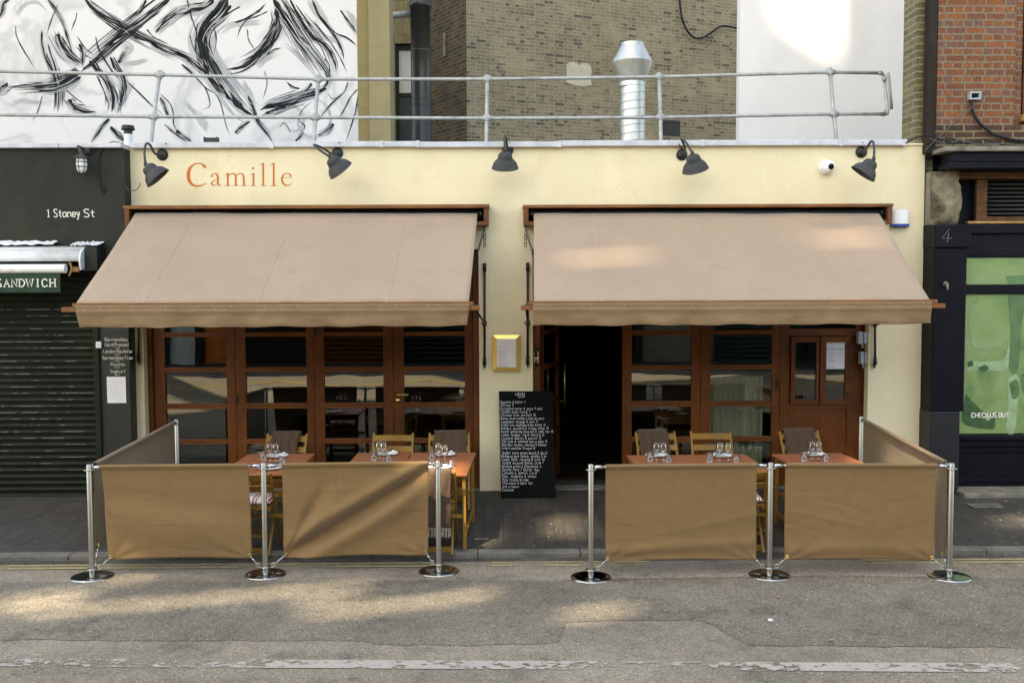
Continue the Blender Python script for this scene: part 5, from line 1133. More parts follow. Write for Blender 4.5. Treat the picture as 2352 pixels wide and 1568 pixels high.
for k in range(22):
    if k in (3, 9, 15): continue
    z = i4[0][1]-.09-k*.0118; rr = random.Random(k); l = rr.uniform(.35, .8)*(i4[1][0]-i4[0][0]-.06); m.face([(i4[0][0]+.02, -.0395, z), (i4[0][0]+.02+l, -.0395, z), (i4[0][0]+.02+l, -.0395, z+.0028), (i4[0][0]+.02, -.0395, z+.0028)]); m.face([(i4[1][0]-.025, -.0395, z), (i4[1][0]-.015, -.0395, z), (i4[1][0]-.015, -.0395, z+.003), (i4[1][0]-.025, -.0395, z+.003)])
m.build('print', 'inkpale', sh)
# grey isolator boxes and door lantern
for lab, (x0, y0, x1, y1) in (('upper grey isolator box on the right door jamb', (1973, 762, 1995, 790)), ('lower grey isolator box on the right door jamb', (1978, 808, 1995, 836))):
    a, b = W(x0, y0, .02), W(x1, y1, .02); r = thing('isolator_box', lab, 'switch box', ((a.x+b.x)/2, .1, (a.z+b.z)/2), group='grey switch boxes by the hatch')
    m = MB(); m.box(a.x, (a.x+b.x)/2-.002, .03, .12, b.z, a.z); m.box((a.x+b.x)/2+.002, b.x, .02, .12, b.z+.004, a.z-.004); m.build('cover', 'greyplastic', r, bevel=.006)
    m = MB(); m.tube([((a.x*.4+b.x*.6), .09, b.z), ((a.x*.4+b.x*.6), .09, b.z-.05)], .016, 10); m.build('cable_gland', 'greyplastic', r)
p = W(1232, 820, .06); r = thing('door_lantern', 'small dark lantern on the jamb beside the open doorway', 'lantern', tuple(p))
m = MB(); m.lathe([(.02, .10), (.045, .085), (.045, .075), (.03, .075)], p, n=14); m.lathe([(.034, -.07), (.036, -.08), (.03, -.095), (0, -.1)], p, n=14); m.box(p.x-.012, p.x+.012, p.y, p.y+.07, p.z-.02, p.z+.1); m.build('body', 'black', r, smooth=True)
m = MB(); m.lathe([(.033, .075), (.034, -.07)], p, n=14); m.build('glass', 'drink', r, smooth=True); m = MB(); m.lathe([(.028, -.02), (.028, .0)], p, n=12); m.build('label_band', 'paper', r)
# ================================================================== CHALKBOARD
BL, BR = G(1151, 1149, .098), G(1276, 1143, .098); BL.y = BR.y = -.40
TL = W(1146, 898, -.06); TR = W(1270, 898, -.06)
bo = W(1151, 1149, -.40); bo2 = W(1276, 1144, -.40)
cbd = thing('chalkboard', 'tall black chalkboard menu leaning on the cream pier by the doorway', 'menu board', tuple((bo+bo2)/2))
ux = (TR-TL).normalized(); uz = (TL-bo).normalized(); nv = ux.cross(uz)*-1
nv = uz.cross(ux).normalized()*1.0
if nv.y > 0: nv = -nv
q4 = [bo, bo2, TR, TL]; m = MB(); m.face(q4); bk = [p-nv*.02 for p in q4]; m.face(bk[::-1])
for k in range(4): j = (k+1) % 4; m.face([q4[j], q4[k], bk[k], bk[j]])
bd = m.build('board', 'slate', cbd)
m = MB(); random.seed(21); Wd = (bo2-bo).length; Hh = (TL-bo).length
lines = ["Baguette & butter 4", "Olives 4", "Carlingford oyster & verjus 4 each", "Rolled pigs head 7", "Chicken liver parfait 10", "Orkney dived scallop & cafe de paris", "Languedoc sausage & aioli 11", "Grilled corn mushroom & hay butter 13", "Kidneys, mustard & crispy onion 14", "Purple sprouting broccoli & cods roe 14", "Lambs tongue, fig & chicory 15", "Mussels bacon & perail 12", "Slip sole & smoked eel cream 15", "Shorthorn tartare, chestnut & Poacher", "Crab & poacher Croque 21", None,
 "Shallot tatin green beans & dorstone", "Blythburg pork tenloin, girolles & mustard", "Lambs neck, riesling & mint 40", "Turbot mussels Bonne style 45", "Hereford sirloin & Charentaise sauce 98", "Potato Pave / Butter leaves", "Canele & lemon curd 5", "Pear, madeira & lemon verbena", "Rice creme brulee", "Chocolate & beef fat caramel", "Ice cream", "Cheese"]
yy = Hh-.105; endx = [.36, .17, .62, .37, .50, .64, .51, .65, .61, .67, .57, .55, .62, .66, .50, 0, .67, .68, .56, .57, .67, .50, .47, .60, .35, .58, .23, .16]
def WL(p): return bo+ux*p[0]+uz*p[1]
t0 = WL((Wd*.31, Hh-.055))+nv*.003; text(m, "MENU", t0, ux, uz, .034, .0046, gap=.2, jit=.06); m.ribbon([(Wd*.35, Hh-.075), (Wd*.49, Hh-.069)], [.004]*2, bo+nv*.003, ux, uz)
for s, e in zip(lines, endx):
    yy -= .0392 if s else .018
    if not s: continue
    tgt = e*Wd*1.42; h = .0305; nat = text_w(s, .26)-.26+.2*s.count(' '); sp = s.count(' ')*.5; g_ = .26*(len(s)-s.count(' '))
    xs_ = max(.45, min(1.5, (tgt/h-sp-g_)/(nat-sp-g_+.26)))
    k = min(1, tgt/(nat*h)) if xs_ < .5 else 1
    text(m, s, WL((.014+random.uniform(0, .008), yy))+nv*.003, ux, uz, h*max(.7, k)*random.uniform(.9, 1.1), .0026, gap=.26*k, jit=.14, xs=xs_*.95, slant=random.uniform(.05, .16), sp=.5*k)
m.build('chalk_lettering', 'chalk', bd)
# ================================================================== GUARD RAIL ON THE ROOF
gr = thing('guard_rail', 'grey galvanised tube guard rail leaning back along the roof edge', 'railing', (0, .5, 3.9))
posts = [((347, 330), (353, 268), (367, 172)), ((721, 330), (724, 270), (731, 182)), ((1117, 328), (1118, 272), (1119, 182)), ((1518, 328), (1517, 270), (1514, 177)), ((1922, 326), (1915, 262), (1907, 166))]
lo_, up_ = [W(-420, 254, .64)], [W(-420, 146, .86)]
lo_.append(W(0, 264, .64)); up_.append(W(0, 164, .86))
for b, l, t in posts:
    B_, L_, T_ = W(*b, .5), W(*l, .64), W(*t, .86); m = MB(); m.tube([B_-Vector((0, .04, .3)), B_, L_, T_+Vector((0, .01, .03))], .024, 10)
    for c in (L_, T_): m.tube([c-Vector((0, .018, .045)), c+Vector((0, .018, .045))], .034, 12); m.tube([c+Vector((-.06, -.005, 0)), c+Vector((.06, -.005, 0))], .032, 12); m.lathe([(.009, 0), (.009, .006), (0, .006)], c+Vector((0, -.034, .01)), (0, -1, 0), 8)
    m.build('post', 'galv', gr, smooth=True); lo_.append(L_); up_.append(T_)
e0, e1 = W(2022, 168, .86), W(2034, 262, .64)
up_.append(e0); lo_.append(e1)
m = MB(); m.tube(up_[:], .021, 10); m.tube([e0, W(2029, 172, .87), W(2031, 180, .86), W(2039, 255, .66), W(2038, 262, .65), e1], .021, 10); m.tube([W(2040, 168, 1.0), W(2048, 250, .9)], .02, 10); m.build('top_rail', 'galv', gr, smooth=True)
m = MB(); m.tube(lo_[:], .021, 10); m.build('mid_rail', 'galv', gr, smooth=True)
m = MB()
for a, b in (((2018, 168), (2026, 168)), ((2030, 176), (2032, 186)), ((2024, 262), (2033, 262)), ((2037, 250), (2038, 258))): m.tube([W(*a, .8), W(*b, .8)], .028, 10)
m.build('elbow', 'galv', gr, smooth=True)
# ================================================================== BARRIER POSTS AND BANNERS
def make_post():
    r = thing('barrier_post', 'x', 'barrier post', (0, 0, 0), group='stainless cafe barrier posts')
    m = MB(); m.lathe([(0, .026), (.03, .026), (.05, .024), (.13, .019), (.168, .015), (.180, .010), (.184, .004), (.182, 0)], n=48); m.build('base', 'polished', r, smooth=True)
    m = MB(); m.lathe([(.024, .022), (.024, 1.005), (.021, 1.012), (.0, 1.012)], n=20); m.build('pole', 'steel', r, smooth=True)
    for z in (.072, .965):
        m = MB(); m.lathe([(.024, z-.004), (.046, z-.004), (.049, z), (.046, z+.004), (.024, z+.004)], n=24); m.build('collar', 'polished', r, smooth=True)
    return r
POSTS = {}
pts = [('barrier post at the corner before the green shutter', 212, 1324, None), ('barrier post between the bulging banner and the creased banner', 610, 1319, None), ('barrier post in front of the long fringed throw', 1008, 1312, None), ('barrier post beside the doorway gap, holding one smooth banner', 1357, 1326, None), ('barrier post between the two smooth banners', 1767, 1321, None), ('barrier post at the corner before the navy shopfront', 2180, 1324, None)]
proto = make_post(); n = 0
for lab, px, py, _ in pts:
    g_ = G(px, py, 0); o = proto if n == 0 else copy_tree(proto); n += 1; o.location = g_; o["label"] = 'stainless steel ' + lab; POSTS[n] = Vector(g_)
for lab, px, py, Y in (('barrier post near the glazed doors, end of the dark side banner', 405, 955, -.8), ('barrier post near the hatch, end of the sunlit side banner', 1978, 958, -.85)):
    g_ = W(px, py, Y); o = copy_tree(proto); n += 1; o.location = (g_.x, Y, pave_z(Y)); o["label"] = 'stainless steel ' + lab; POSTS[n] = Vector(o.location)
def banner(label, pa, pb, ga, gb, fold, seed, zb=.31, sk=(0, 0)):
    A, B = POSTS[pa]+Vector((0, 0, .985)), POSTS[pb]+Vector((0, 0, .985)); d = (B-A); L_ = d.length; dn = d.normalized(); nrm = Vector((dn.y, -dn.x, 0)).normalized()
    r = thing('barrier_banner', label, 'banner', tuple((A+B)/2), group='tan canvas barrier banners')
    ca_, cb_ = A+dn*ga, B-dn*gb
    m = MB(); m.tube([A+dn*.03, B-dn*.03], .0125, 10); m.build('rail', 'steel', r, smooth=True)
    m = MB()
    for e, s in ((A, 1), (B, -1)): m.tube([e+dn*s*.035, e+dn*s*min(ga, .105)], .0175, 12); m.tube([e+dn*s*.04+Vector((0, 0, -.03)), e+dn*s*.04+Vector((0, 0, .0))], .008, 6)
    m.build('rail_ferrule', 'polished', r, smooth=True)
    H = A.z-zb
    def f(u, v):
        if v < .055: # sleeve over the rail
            t = v/.055*math.pi*1.25-math.pi*.5; p = ca_.lerp(cb_, u); return p+Vector((0, 0, .025*math.cos(t-.35)+.002))+nrm*(.027*math.sin(t-.1)+.004)
        w_ = (v-.055)/.945; p = ca_.lerp(cb_, u)+dn*(sk[0]*(1-u)*w_+sk[1]*u*w_); z = -.018-(H-.018)*w_
        z += .016*math.sin(math.pi*u)*w_**4
        return p+Vector((0, 0, z))+nrm*(-.006*min(1, 3*(1-w_))+fold(u, w_)+.010*mnoise.noise(Vector((u*3.1+seed, w_*2.2, seed)))*min(1, w_*3)+.003*mnoise.noise(Vector((u*11, w_*9, seed)))+crease(u, w_, seed))
    m = MB(); m.grid(f, 96, 64); cl = m.build('cloth', 'panel', r, smooth=True, solid=.0025)
    m = MB(); m.tube([Vector(f(u/60, .125))+nrm*.002 for u in range(61)], .002, 4); m.tube([Vector(f(u/60, .975))+nrm*.002 for u in range(61)], .002, 4); m.build('hem_seam', 'panel', cl)
    for u, P_, s in ((.018, POSTS[pa], 1), (.982, POSTS[pb], -1)):
        m = MB(); cm = MB(); c = Vector(f(u, .965))+nrm*.006; m.tube([c+dn*(.013*math.cos(t))+Vector((0, 0, .013*math.sin(t))) for t in [2*math.pi*j/12 for j in range(12)]], .004, 5, closed=True)
        e = P_+dn*s*.05+Vector((0, 0, .072)); k = e.lerp(c, .28); cm.tube([e.lerp(k, .5)+(k-e)*.5*math.cos(t)+Vector((0, 0, 1)).cross(nrm).cross((k-e).normalized()).normalized()*0+ (nrm.cross((k-e).normalized()))*(.016*math.sin(t)) for t in [2*math.pi*j/10 for j in range(10)]], .004, 5, closed=True); cm.tube([k, k.lerp(c, .62)], .0055, 6); chain(cm, [k.lerp(c, .6), c], .028, .003)
        m.build('eyelet', 'brass', cl); cm.build('tie_chain', 'polished', r, smooth=True)
    return r, f
def crease(u, v, seed):
    rr = random.Random(seed*7); t = 0
    for k in range(9):
        cu, cv, an, ln, am = rr.random(), rr.uniform(.2, 1), rr.uniform(-.5, .5), rr.uniform(.08, .3), rr.uniform(.0015, .0045)*rr.choice((-1, 1))
        a_ = (u-cu)*math.cos(an)+(v-cv)*math.sin(an); b_ = -(u-cu)*math.sin(an)+(v-cv)*math.cos(an)-.25*a_*a_; t += am*math.exp(-(a_/ln)**2-(b_/.016)**2)
    for cu in (.02, .98):                        # pull lines fanning up from the tied corners
        ang = math.atan2(1-v, abs(u-cu)+1e-3); rr_ = math.hypot(u-cu, 1-v); t += .006*math.sin(ang*9+seed)*math.exp(-(rr_/.3)**2)*min(1, rr_*8)
    return t
gs = lambda x, s: math.exp(-(x/s)**2)
def fold1(u, v): return .030*gs((v-.62)-.25*(u-.4), .22)*math.sin(math.pi*u)**.5 - .012*gs(v-.3-.2*u, .1)
def fold2(u, v):
    a = (1-v)-1.0*(u*.93+.02)*1.0                # diagonal from bottom left to top right
    d1 = (1-v)-(.02+.92*u**1.08); env = min(1, u*5+.15)*min(1, (1-u)*5+.2)
    c = -.085*gs(d1, .055+.04*math.sin(math.pi*u))*env + .045*gs(d1-.15, .09)*env + .050*gs(d1+.17, .13)*env
    ang = math.atan2(1-v, max(1e-3, u)); rr = math.hypot(u, 1-v); c += -.042*gs(ang-1.22, .075)*min(1, rr*2)*max(0, 1-max(0, rr-.55)*2.2)+.026*gs(ang-1.05, .09)*min(1, rr*2)*max(0, 1-max(0, rr-.55)*2)
    return c
def fold3(u, v): return .014*gs(v-.9+.1*u, .06)+.010*gs(v-.75+.3*(u-.2), .05)*u - .014*gs(v-.95, .05)*(1-u)
def fold4(u, v): return .014*gs(v-.88, .07)*(1-.3*u)+.006*gs(v-.45-.35*u, .03)*gs(u-.3, .25)
banner('softly bulging tan canvas banner in front of the lone table by the green shop', 1, 2, .105, .135, fold1, 1, .15, (.045, .02))
banner('tan canvas banner creased by a deep diagonal fold, left of the chalkboard', 2, 3, .165, .085, fold2, 2, .15, (.0, -.01))
banner('smooth tan canvas banner beside the doorway gap', 4, 5, .13, .12, fold3, 3, .14)
banner('smooth tan canvas banner in front of the panelled hatch and lone table', 5, 6, .13, .13, fold4, 4, .14)
banner('dark shaded tan side banner running towards the green shop front', 1, 7, .10, .08, lambda u, v: .03*math.sin(math.pi*u)*v, 5, .22)
bs, fs = banner('tan side banner with a sunlit stripe, beside the navy shopfront', 8, 6, .08, .10, lambda u, v: -.03*math.sin(math.pi*u)*v, 6, .22)
def side_pt(px, py):
    d = _ray(px, py); a, b = POSTS[8], POSTS[6]; n_ = (b-a).cross(Vector((0, 0, 1))); return CAM+d*((a-CAM).dot(n_)/d.dot(n_))
lit_patches.append([side_pt(x, y) for x, y in ((2018, 970), (2104, 1012), (2112, 1230), (2030, 1230))])
def front_pt(px, py, a, b):
    d = _ray(px, py); n_ = (POSTS[b]-POSTS[a]).cross(Vector((0, 0, 1))); return CAM+d*((POSTS[a]-CAM).dot(n_)/d.dot(n_))
lit_patches.append([front_pt(x, y, 1, 2) for x, y in ((300, 1176), (420, 1166), (560, 1186), (574, 1206), (470, 1216), (390, 1206), (310, 1196))])
# ================================================================== TABLES
TT = .735
def make_table(w_, l_):
    r = thing('folding_table', 'x', 'table', (0, 0, 0), group='terracotta topped cafe tables')
    m = MB(); m.box(-w_/2, w_/2, -l_/2, l_/2, TT-.026, TT); m.build('table_top', 'terra', r, bevel=.004)
    [MB().box(-w_/2+.06, w_/2-.06, s*(l_/2-.09)-.01, s*(l_/2-.09)+.01, TT-.09, TT-.027).build('apron', 'ochre', r) for s in (-1, 1)]
    for sx in (-1, 1):
        for sy in (-1, 1):
            m = MB(); m.bar((sx*(w_/2-.035), sy*(l_/2-.06), TT-.027), (sx*(w_/2-.03), sy*(l_/2-.05), 0), .032, .04); m.build('leg', 'ochre', r, bevel=.003)
    m = MB()
    for sx in (-1, 1): m.box(sx*(w_/2-.032)-.012, sx*(w_/2-.032)+.012, -l_/2+.07, l_/2-.07, .10, .14)
    for sy in (-1, 1): m.box(-w_/2+.045, w_/2-.045, sy*(l_/2-.055)-.010, sy*(l_/2-.055)+.010, .30, .335)
    m.build('stretcher', 'ochre', r, bevel=.003); return r
ZT_ = .07+TT
def table_at(label, fl_, fr_, nyp):
    F0, F1 = G(*fl_, ZT_), G(*fr_, ZT_); N = G((fl_[0]+fr_[0])/2, nyp, ZT_); w_ = (F1-F0).length-.004; yf = (F0.y+F1.y)/2; l_ = yf-N.y
    t = make_table(w_, l_); t.location = ((F0.x+F1.x)/2, (yf+N.y)/2, .07); t.rotation_euler.z = math.atan2(F1.y-F0.y, F1.x-F0.x); t["label"] = label; return t
table_at('terracotta topped table standing alone nearest the green shop', (570, 1042), (725, 1041), 1087)
table_at('terracotta table pushed against the sunlit table', (821, 1039), (944, 1038.5), 1087)
table_at('partly sunlit terracotta table nearest the cream pier', (944, 1038.5), (1088, 1038.7), 1087.5)
table_at('terracotta table nearest the open doorway, beside the chalkboard gap', (1442, 1045), (1578, 1043.5), 1085)
table_at('terracotta table between the doorway table and the hatch table', (1578, 1043.5), (1713, 1042.3), 1085)
table_at('terracotta topped table standing alone before the panelled hatch', (1779, 1042), (1938, 1039.6), 1084)
# ================================================================== CHAIRS
def make_chair():
    r = thing('folding_chair', 'x', 'chair', (0, 0, 0), group='ochre wooden folding chairs')
    hw = .225; top = Vector((0, .265, .80)); foot = Vector((0, -.19, 0))
    at = lambda z: foot.lerp(top, z/.80)
    for s in (-1, 1):
        m = MB(); m.bar(foot+Vector((s*hw, 0, 0)), top+Vector((s*hw, 0, 0)), .024, .036); m.build('post', 'ochre', r, bevel=.005)
        m = MB(); m.bar((s*(hw-.035), -.16, .435), (s*(hw-.03), .235, 0), .022, .034); m.build('leg', 'ochre', r, bevel=.004)
    m = MB()
    for k in range(5): m.box(-hw+.016, hw-.016, -.205+k*.082, -.205+k*.082+.07, .44, .456)
    for s in (-1, 1): m.box(s*(hw-.03)-.01, s*(hw-.03)+.01, -.2, .2, .415, .44)
    m.build('seat', 'ochre', r, bevel=.003)
    for za, zb in ((.715, .778), (.60, .66)):
        m = MB(); n_ = 8
        def sl(u, v, off): p = at(za+(zb-za)*v); return Vector(((u*2-1)*(hw-.008), p.y+.022*(1-(2*u-1)**2)-.012+off, p.z))
        m.grid(lambda u, v: sl(u, v, 0), n_, 1); m.build('back_slat', 'ochre', r, solid=.014)
    m = MB()
    p = at(.16); m.bar((-hw+.01, p.y, p.z), (hw-.01, p.y, p.z), .03, .016); m.bar((-hw+.04, .2, .045), (hw-.04, .2, .045), .05, .014, (0, 0, 1)); m.bar((-hw+.04, .10, .16), (hw-.04, .10, .16), .03, .014, (0, 0, 1)); m.build('stretcher', 'ochre', r)
    m = MB()
    for s in (-1, 1): m.tube([(s*(hw+.014), at(.42).y, .415), (s*(hw-.05), at(.42).y, .415)], .006, 6)
    m.build('pivot_bolt', 'steel', r); return r
chair0 = make_chair(); used = [False]
def chair(label, x, y, rz):
    o = copy_tree(chair0) if used[0] else chair0; used[0] = True
    o.location = (x, y, pave_z(y)); o.rotation_euler.z = rz; o["label"] = label; return o
def far(pxc): p = W(pxc, 1000, -.52); return p.x, -.78
def local(o, p): return o.matrix_basis @ Vector(p)
def throw(label, ch, x0, x1, front, back, seed, fringe=False, slip=0):
    """woollen throw folded over the chair's top slat"""
    M_ = Matrix.Translation(ch.location) @ Matrix.Rotation(ch.rotation_euler.z, 4, 'Z'); 
    tot = front+back+.05
    def f(u, v):
        s = v*tot; x = x0+(x1-x0)*u
        if s < front: d = front-s; y, z = .235-.012-d*.50, .812-d*.87
        elif s < front+.05: t = (s-front)/.05*math.pi; y, z = .25-.026*math.cos(t)+.012, .812+.014*math.sin(t)
        else: d = s-front-.05; y, z = .288+.02+d*.07, .812-d
        k = min(1, abs(s-front-.02)/.12)
        y += .012*k*math.sin(u*21+seed*3+1.5*math.sin(v*4))+.012*k*mnoise.noise(Vector((u*5, v*4, seed))); x += .014*mnoise.noise(Vector((u*2, v*6, seed+9)))+slip*(v-.4)*.1
        z += .006*mnoise.noise(Vector((u*4, seed, 1)))
        return M_ @ Vector((x, y, z))
    m = MB(); m.grid(f, 36, 48); b = tag(m.build('woollen_throw', 'wool', smooth=True, solid=.014), label, 'blanket', 'brown throws over the chair backs')
    if fringe:
        m = MB()
        for k in range(26):
            e = Vector(f((k+.5)/26, 1.0)); m.tube([e, e+Vector((random.uniform(-.006, .006), random.uniform(-.01, .01), -.05)), e+Vector((random.uniform(-.02, .02), random.uniform(-.01, .01), -random.uniform(.075, .1)))], [.005, .0045, .0055], 5)
        m.build('fringe', 'fringe', b)
def cushion(label, ch):
    M_ = Matrix.Translation(ch.location) @ Matrix.Rotation(ch.rotation_euler.z, 4, 'Z'); r = thing('seat_cushion', label, 'cushion', tuple(M_ @ Vector((0, 0, .46))), group='red striped seat cushions'); r.rotation_euler.z = ch.rotation_euler.z
    m = MB()
    def f(s):
        def g_(u, v):
            e = (1-abs(2*u-1)**3.5)*(1-abs(2*v-1)**3.5); return (-.2+.4*u, -.19+.38*v, .03+s*(.004+.044*e**.5)+(.004*math.sin(u*19+v*7)*e))
        return g_
    m.grid(f(1), 22, 22); m.grid(f(-1), 22, 22); BASE['_z'] = Vector((0, 0, 0)); me = m.build('cover', 'stripe', None, smooth=True, weld=True); me.parent = r; me.location = (0, 0, .0); return r
c1 = chair('ochre folding chair with a throw at the table nearest the green shop', *far(658), R(-3))
c2 = chair('bare ochre folding chair near the brass door handle', *far(903), R(-1))
c3 = chair('ochre folding chair with a throw beside the cream pier', *far(1033), R(1))
c4 = chair('ochre folding chair with a throw nearest the open doorway', *far(1509), R(5))
c5 = chair('bare ochre folding chair in front of the linen curtain', *far(1630), R(-2))
c6 = chair('ochre folding chair with a throw before the panelled hatch', *far(1839), R(6))
n1 = G(582, 1262, .055); c7 = chair('ochre folding chair with striped cushion seen between the left banners', n1.x, -2.43, R(181))
n2 = G(994, 1262, .055); c8 = chair('ochre folding chair under a long fringed throw, behind the diagonally creased banner', n2.x, -2.43, R(180))
n3 = G(1704, 1262, .055); c9 = chair('ochre folding chair with striped cushion seen between the right banners', n3.x, -2.43, R(176))
throw('brown throw folded over the chair nearest the green shop', c1, -.165, .15, .30, .34, 1, slip=.5)
throw('brown throw folded over the chair beside the cream pier', c3, -.175, .195, .34, .34, 2)
throw('brown throw folded over the chair nearest the open doorway', c4, -.20, .13, .38, .3, 3)
throw('brown throw folded over the chair before the panelled hatch', c6, -.19, .175, .36, .3, 4)
throw('long brown fringed throw hanging down a chair back behind the barrier', c8, -.19, .20, .25, .52, 5, True)
cushion('red and white striped cushion on the chair between the left banners', c7)
cushion('red and white striped cushion on the chair between the right banners', c9)
# ================================================================== PLACE SETTINGS
def proto_plate():
    r = thing('plate', 'x', 'plate', group='white plates on the cafe tables'); m = MB(); m.lathe([(0, .004), (.07, .004), (.085, .010), (.117, .017), (.118, .020), (.114, .021), (.084, .014), (.068, .009), (0, .009)], n=40); m.build('dish', 'china', r, smooth=True); return r
def proto_napkin():
    m = MB(); rr = random.Random(5)
    m.grid(lambda u, v: (-.045+.09*u+.02*v, -.085+.17*v, .012+.022*math.sin(math.pi*u)*(.5+.5*v)+.006*math.sin(u*9+v*5)), 10, 14); m.grid(lambda u, v: (.01+.05*u-.02*v, -.02+.11*v, .03+.035*math.sin(math.pi*u)*math.sin(math.pi*(.2+.8*v))), 8, 10)
    return tag(m.build('napkin', 'linen', smooth=True, solid=.003), 'x', 'napkin', 'folded white napkins on the plates')
def proto_wine():
    r = thing('wine_glass', 'x', 'wine glass', group='stemmed wine glasses on the cafe tables'); m = MB(); m.lathe([(.0, .003), (.033, .002), (.034, .001), (.033, .004), (.010, .008), (.0045, .016), (.004, .075), (.010, .085)], n=20); m.build('stem', 'drink', r, smooth=True)
    m = MB(); m.lathe([(.004, .082), (.022, .090), (.037, .108), (.0405, .126), (.038, .150), (.033, .178), (.030, .192), (.0288, .192), (.0315, .178), (.0365, .150), (.039, .126), (.0355, .109), (.021, .092), (0, .086)], n=24); m.build('bowl', 'drink', r, smooth=True); return r
def proto_tumbler(h, rad, name, grp):
    m = MB(); m.lathe([(0, 0), (rad*.86, 0), (rad*.88, .003), (rad, h), (rad*.94, h), (rad*.8, .014), (0, .012)], n=20); return tag(m.build(name, 'drink', smooth=True), 'x', 'tumbler', grp)
def proto_knife():
    r = thing('knife', 'x', 'knife', group='table knives on the plates'); MB().bar((0, -.10, 0), (0, -.005, .0), .013, .006).build('knife_handle', 'cutlery', r); m = MB(); m.face([(-.008, -.005, .002), (.008, -.005, .002), (.010, .06, .002), (.004, .10, .002), (-.007, .08, .002)]); m.build('knife_blade', 'cutlery', r, solid=.0015); return r
def proto_fork():
    r = thing('fork', 'x', 'fork', group='table forks on the plates'); m = MB(); m.tube([(0, -.10, .002), (0, -.02, .006), (0, .03, .004)], [.006, .0035, .004], 6); m.build('fork_handle', 'cutlery', r, smooth=True)
    m = MB(); m.box(-.011, .011, .03, .045, .002, .005)
    for k in range(4): m.box(-.011+k*.0065, -.008+k*.0065, .045, .09, .002, .005)
    m.build('tines', 'cutlery', r); return r
def proto_spoon():
    m = MB(); m.tube([(0, -.10, .002), (0, 0, .006), (0, .045, .004)], [.006, .0035, .004], 6); m.lathe([(.0, -.003), (.012, -.001), (.019, .004), (.018, .005), (.011, .001), (0, 0)], (0, .07, .004), n=16); return tag(m.build('spoon', 'cutlery', smooth=True), 'x', 'spoon', 'table spoons on the plates')
PR = {}
def place(kind, mk, loc, label, rz=0, rx=0):
    if kind not in PR: PR[kind] = mk(); o = PR[kind]
    else: o = copy_tree(PR[kind])
    o.location = loc; o.rotation_euler = (rx, 0, rz); o["label"] = label; return o
sets = [((636, 1049), 'far side of table nearest the green shop', (-15, 12), (-2, 13), (-32, 6), (12, 13)), ((619, 1077), 'near side of table nearest the green shop', None, None, None, None),
 ((888, 1044), 'table pushed against the sunlit one', (-17, 13), (-7, 14), (-29, 12), (5, 14)), ((1020.5, 1045.5), 'far side of the sunlit table', (-13, 16), (1, 21), (-29, 9), (18, 26)), ((1010.5, 1074.5), 'near side of the sunlit table', None, None, None, None),
 ((1508.5, 1047.5), 'table nearest the open doorway', (-1, 13), (15, 13), (-15, 10), (27, 12)), ((1655, 1048.5), 'table between doorway and hatch tables', (-2, 12), (17, 12), (-25, 11), (36, 11)), ((1870, 1045.5), 'lone table before the hatch', (-5, 12), (10, 12), (-23, 12), (28, 12))]
for i, ((px, py), where, ga, gb, ta, tb) in enumerate(sets):
    P = G(px, py, ZT_+.001); rr = random.Random(i+40); a = rr.uniform(-.5, .2)
    place('plate', proto_plate, P, f'white plate on the {where}')
    near = ga is None; rz = math.pi if False else 0
    nk = place('napkin', proto_napkin, P+Vector((.045 if not near else -.03, .01 if not near else -.02, .010)), f'folded white napkin on the plate at the {where}', -.5+rr.uniform(-.3, .3), 0); nk.scale = (.7, .7, .6)
    for j, (kd, mk) in enumerate((('knife', proto_knife), ('fork', proto_fork), ('spoon', proto_spoon))):
        place(kd, mk, P+Vector((-.045+j*.036, -.015+.008*j, .026+.004*j)), f'steel {kd} on the plate at the {where}', -.55+rr.uniform(-.15, .15), .08)
    if near: continue
    for kd, off, lab in (('wine', ga, 'left'), ('wine', gb, 'right')):
        place('wine', proto_wine, G(px+off[0], py+off[1], ZT_+.001), f'{lab} wine glass by the plate, {where}')
    place('tumbler', lambda: proto_tumbler(.085, .037, 'tumbler', 'tall water tumblers on the cafe tables'), G(px+ta[0], py+ta[1], ZT_+.001), f'tall water tumbler beside the plate, {where}')
    place('low_tumbler', lambda: proto_tumbler(.062, .036, 'low_tumbler', 'low tumblers on the cafe tables'), G(px+tb[0], py+tb[1], ZT_+.001), f'low clear tumbler before the plate, {where}')
# ---- tables, chairs and glasses inside, dim behind the glass
for k, (x, y, lab) in enumerate(((-1.55, 1.35, 'dim table inside behind the third left door'), (-.55, 1.75, 'dim table inside by the brass-handled door'), (2.35, 1.3, 'dim table inside behind the doorway-side right door'), (3.05, 1.9, 'dim table inside behind the curtain'))):
    t = make_table(.62, .62); t.location = (x, y, .106); t["label"] = lab; t["group"] = 'tables inside the restaurant'
    ch = copy_tree(chair0); ch.location = (x+.1, y+.52, .106); ch.rotation_euler.z = 0; ch["label"] = lab.replace('table', 'chair beside a table'); ch["group"] = 'chairs inside the restaurant'
    for j, dx in enumerate((-.17, -.07, .12)):
        o = copy_tree(PR['wine']); o.location = (x+dx, y-.12, .106+TT+.001); o["label"] = ('left', 'middle', 'right')[j]+' wine glass on the '+lab; o["group"] = 'wine glasses inside the restaurant'
    o = copy_tree(PR['plate']); o.location = (x+.02, y+.0, .106+TT+.001); o["label"] = 'white plate on the '+lab; o["group"] = 'plates inside the restaurant'
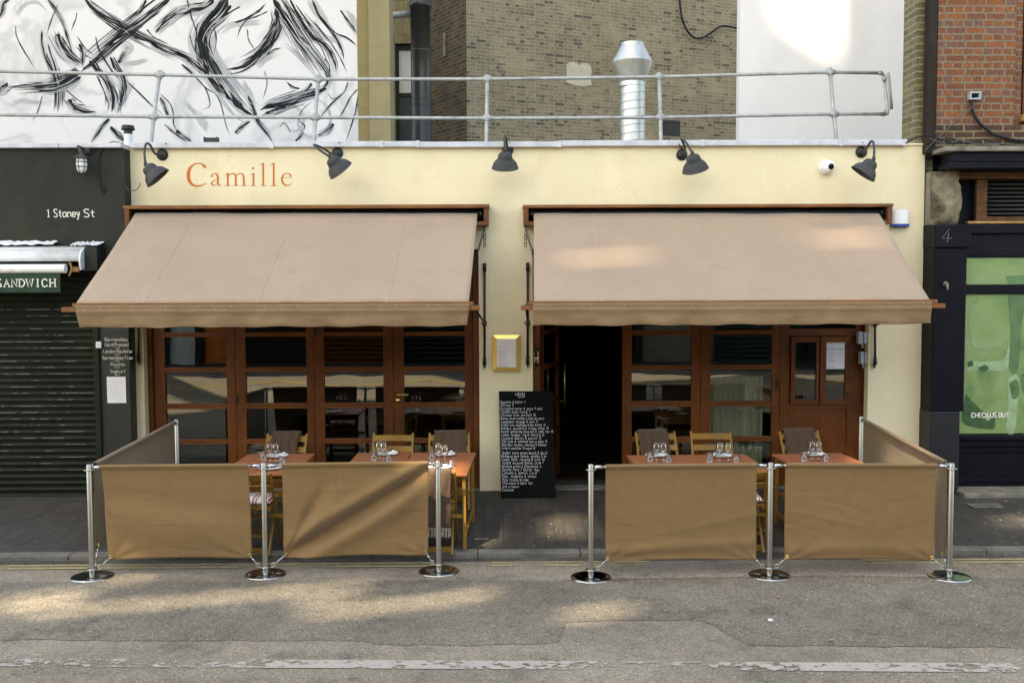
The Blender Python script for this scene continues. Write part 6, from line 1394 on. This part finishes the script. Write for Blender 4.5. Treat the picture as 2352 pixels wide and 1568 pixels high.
# ---- small street things
gx_ = G(2263, 1161, .09); r = thing('drain_grate', 'small dark iron drain grate in the right pavement by the step', 'drain', tuple(gx_))
m = MB(); m.holes(gx_.x-.17, gx_.x+.17, -.085, .085, 0, .012, [(gx_.x-.14+k*.037, gx_.x-.14+k*.037+.022, -.06, .06) for k in range(8)]); m.v = [Vector((v.x, gx_.y+v.z, pave_z(gx_.y)+.016-v.y)) for v in m.v]; m.build('grate_frame', 'stone', r); m = MB(); zp = pave_z(gx_.y)+.003; m.face([(gx_.x-.16, gx_.y-.08, zp), (gx_.x+.16, gx_.y-.08, zp), (gx_.x+.16, gx_.y+.08, zp), (gx_.x-.16, gx_.y+.08, zp)]); m.build('drain_dark', 'black', r)  # black sheet paints the dark below the grate
p = G(1770, 1425, .01); m = MB(); m.lathe([(0, -.004), (.018, -.002), (.022, .008), (.016, .014), (0, .016)], p, (.1, .1, 1), 14); tag(m.build('litter_scrap', 'paper', smooth=True), 'small white scrap of litter on the dark patch of road', 'litter')
for i, (px, py, lab) in enumerate(((1910, 1470, 'dry brown leaf on the road before the right banners'), (1788, 1372, 'pale leaf on the road below the second right post'), (2230, 1372, 'small tan leaf on the road below the right corner post'), (2312, 1152, 'orange leaf on the right pavement by the step'))):
    p = G(px, py, .012 if py > 1200 else pave_z(-.6)+.01); m = MB(); m.grid(lambda u, v: (p.x-.02+.04*u, p.y-.012+.024*v*(1-abs(2*u-1)**2)+.006, p.z+.006*math.sin(math.pi*u)+.003*v), 6, 3); tag(m.build('fallen_leaf', 'torchedge', smooth=True, solid=.002), lab, 'leaf', 'fallen leaves')
    o = bpy.data.objects[-1] if False else None
rng = random.Random(9); m = MB()                 # grit and pale specks on road and pavement
for _ in range(420):
    x, y = rng.uniform(-6, 6), rng.uniform(-6.4, -2.9); s = rng.uniform(.003, .009); z = .009; m.face([(x-s, y, z), (x, y-s*.7, z), (x+s, y, z+.004), (x, y+s*.7, z+.002)])
for _ in range(90):
    x, y = rng.choice((rng.uniform(-6, -3.8), rng.uniform(4, 6), rng.uniform(-.4, .8))), rng.uniform(-2.4, -.3); s = rng.uniform(.004, .010); z = pave_z(y)+.003; m.face([(x-s, y, z), (x, y-s*.7, z), (x+s, y, z+.004), (x, y+s*.7, z+.002)])
tag(m.build('grit', 'winwhite'), kind='stuff')
add_sun_blocker()
PHOTO = None
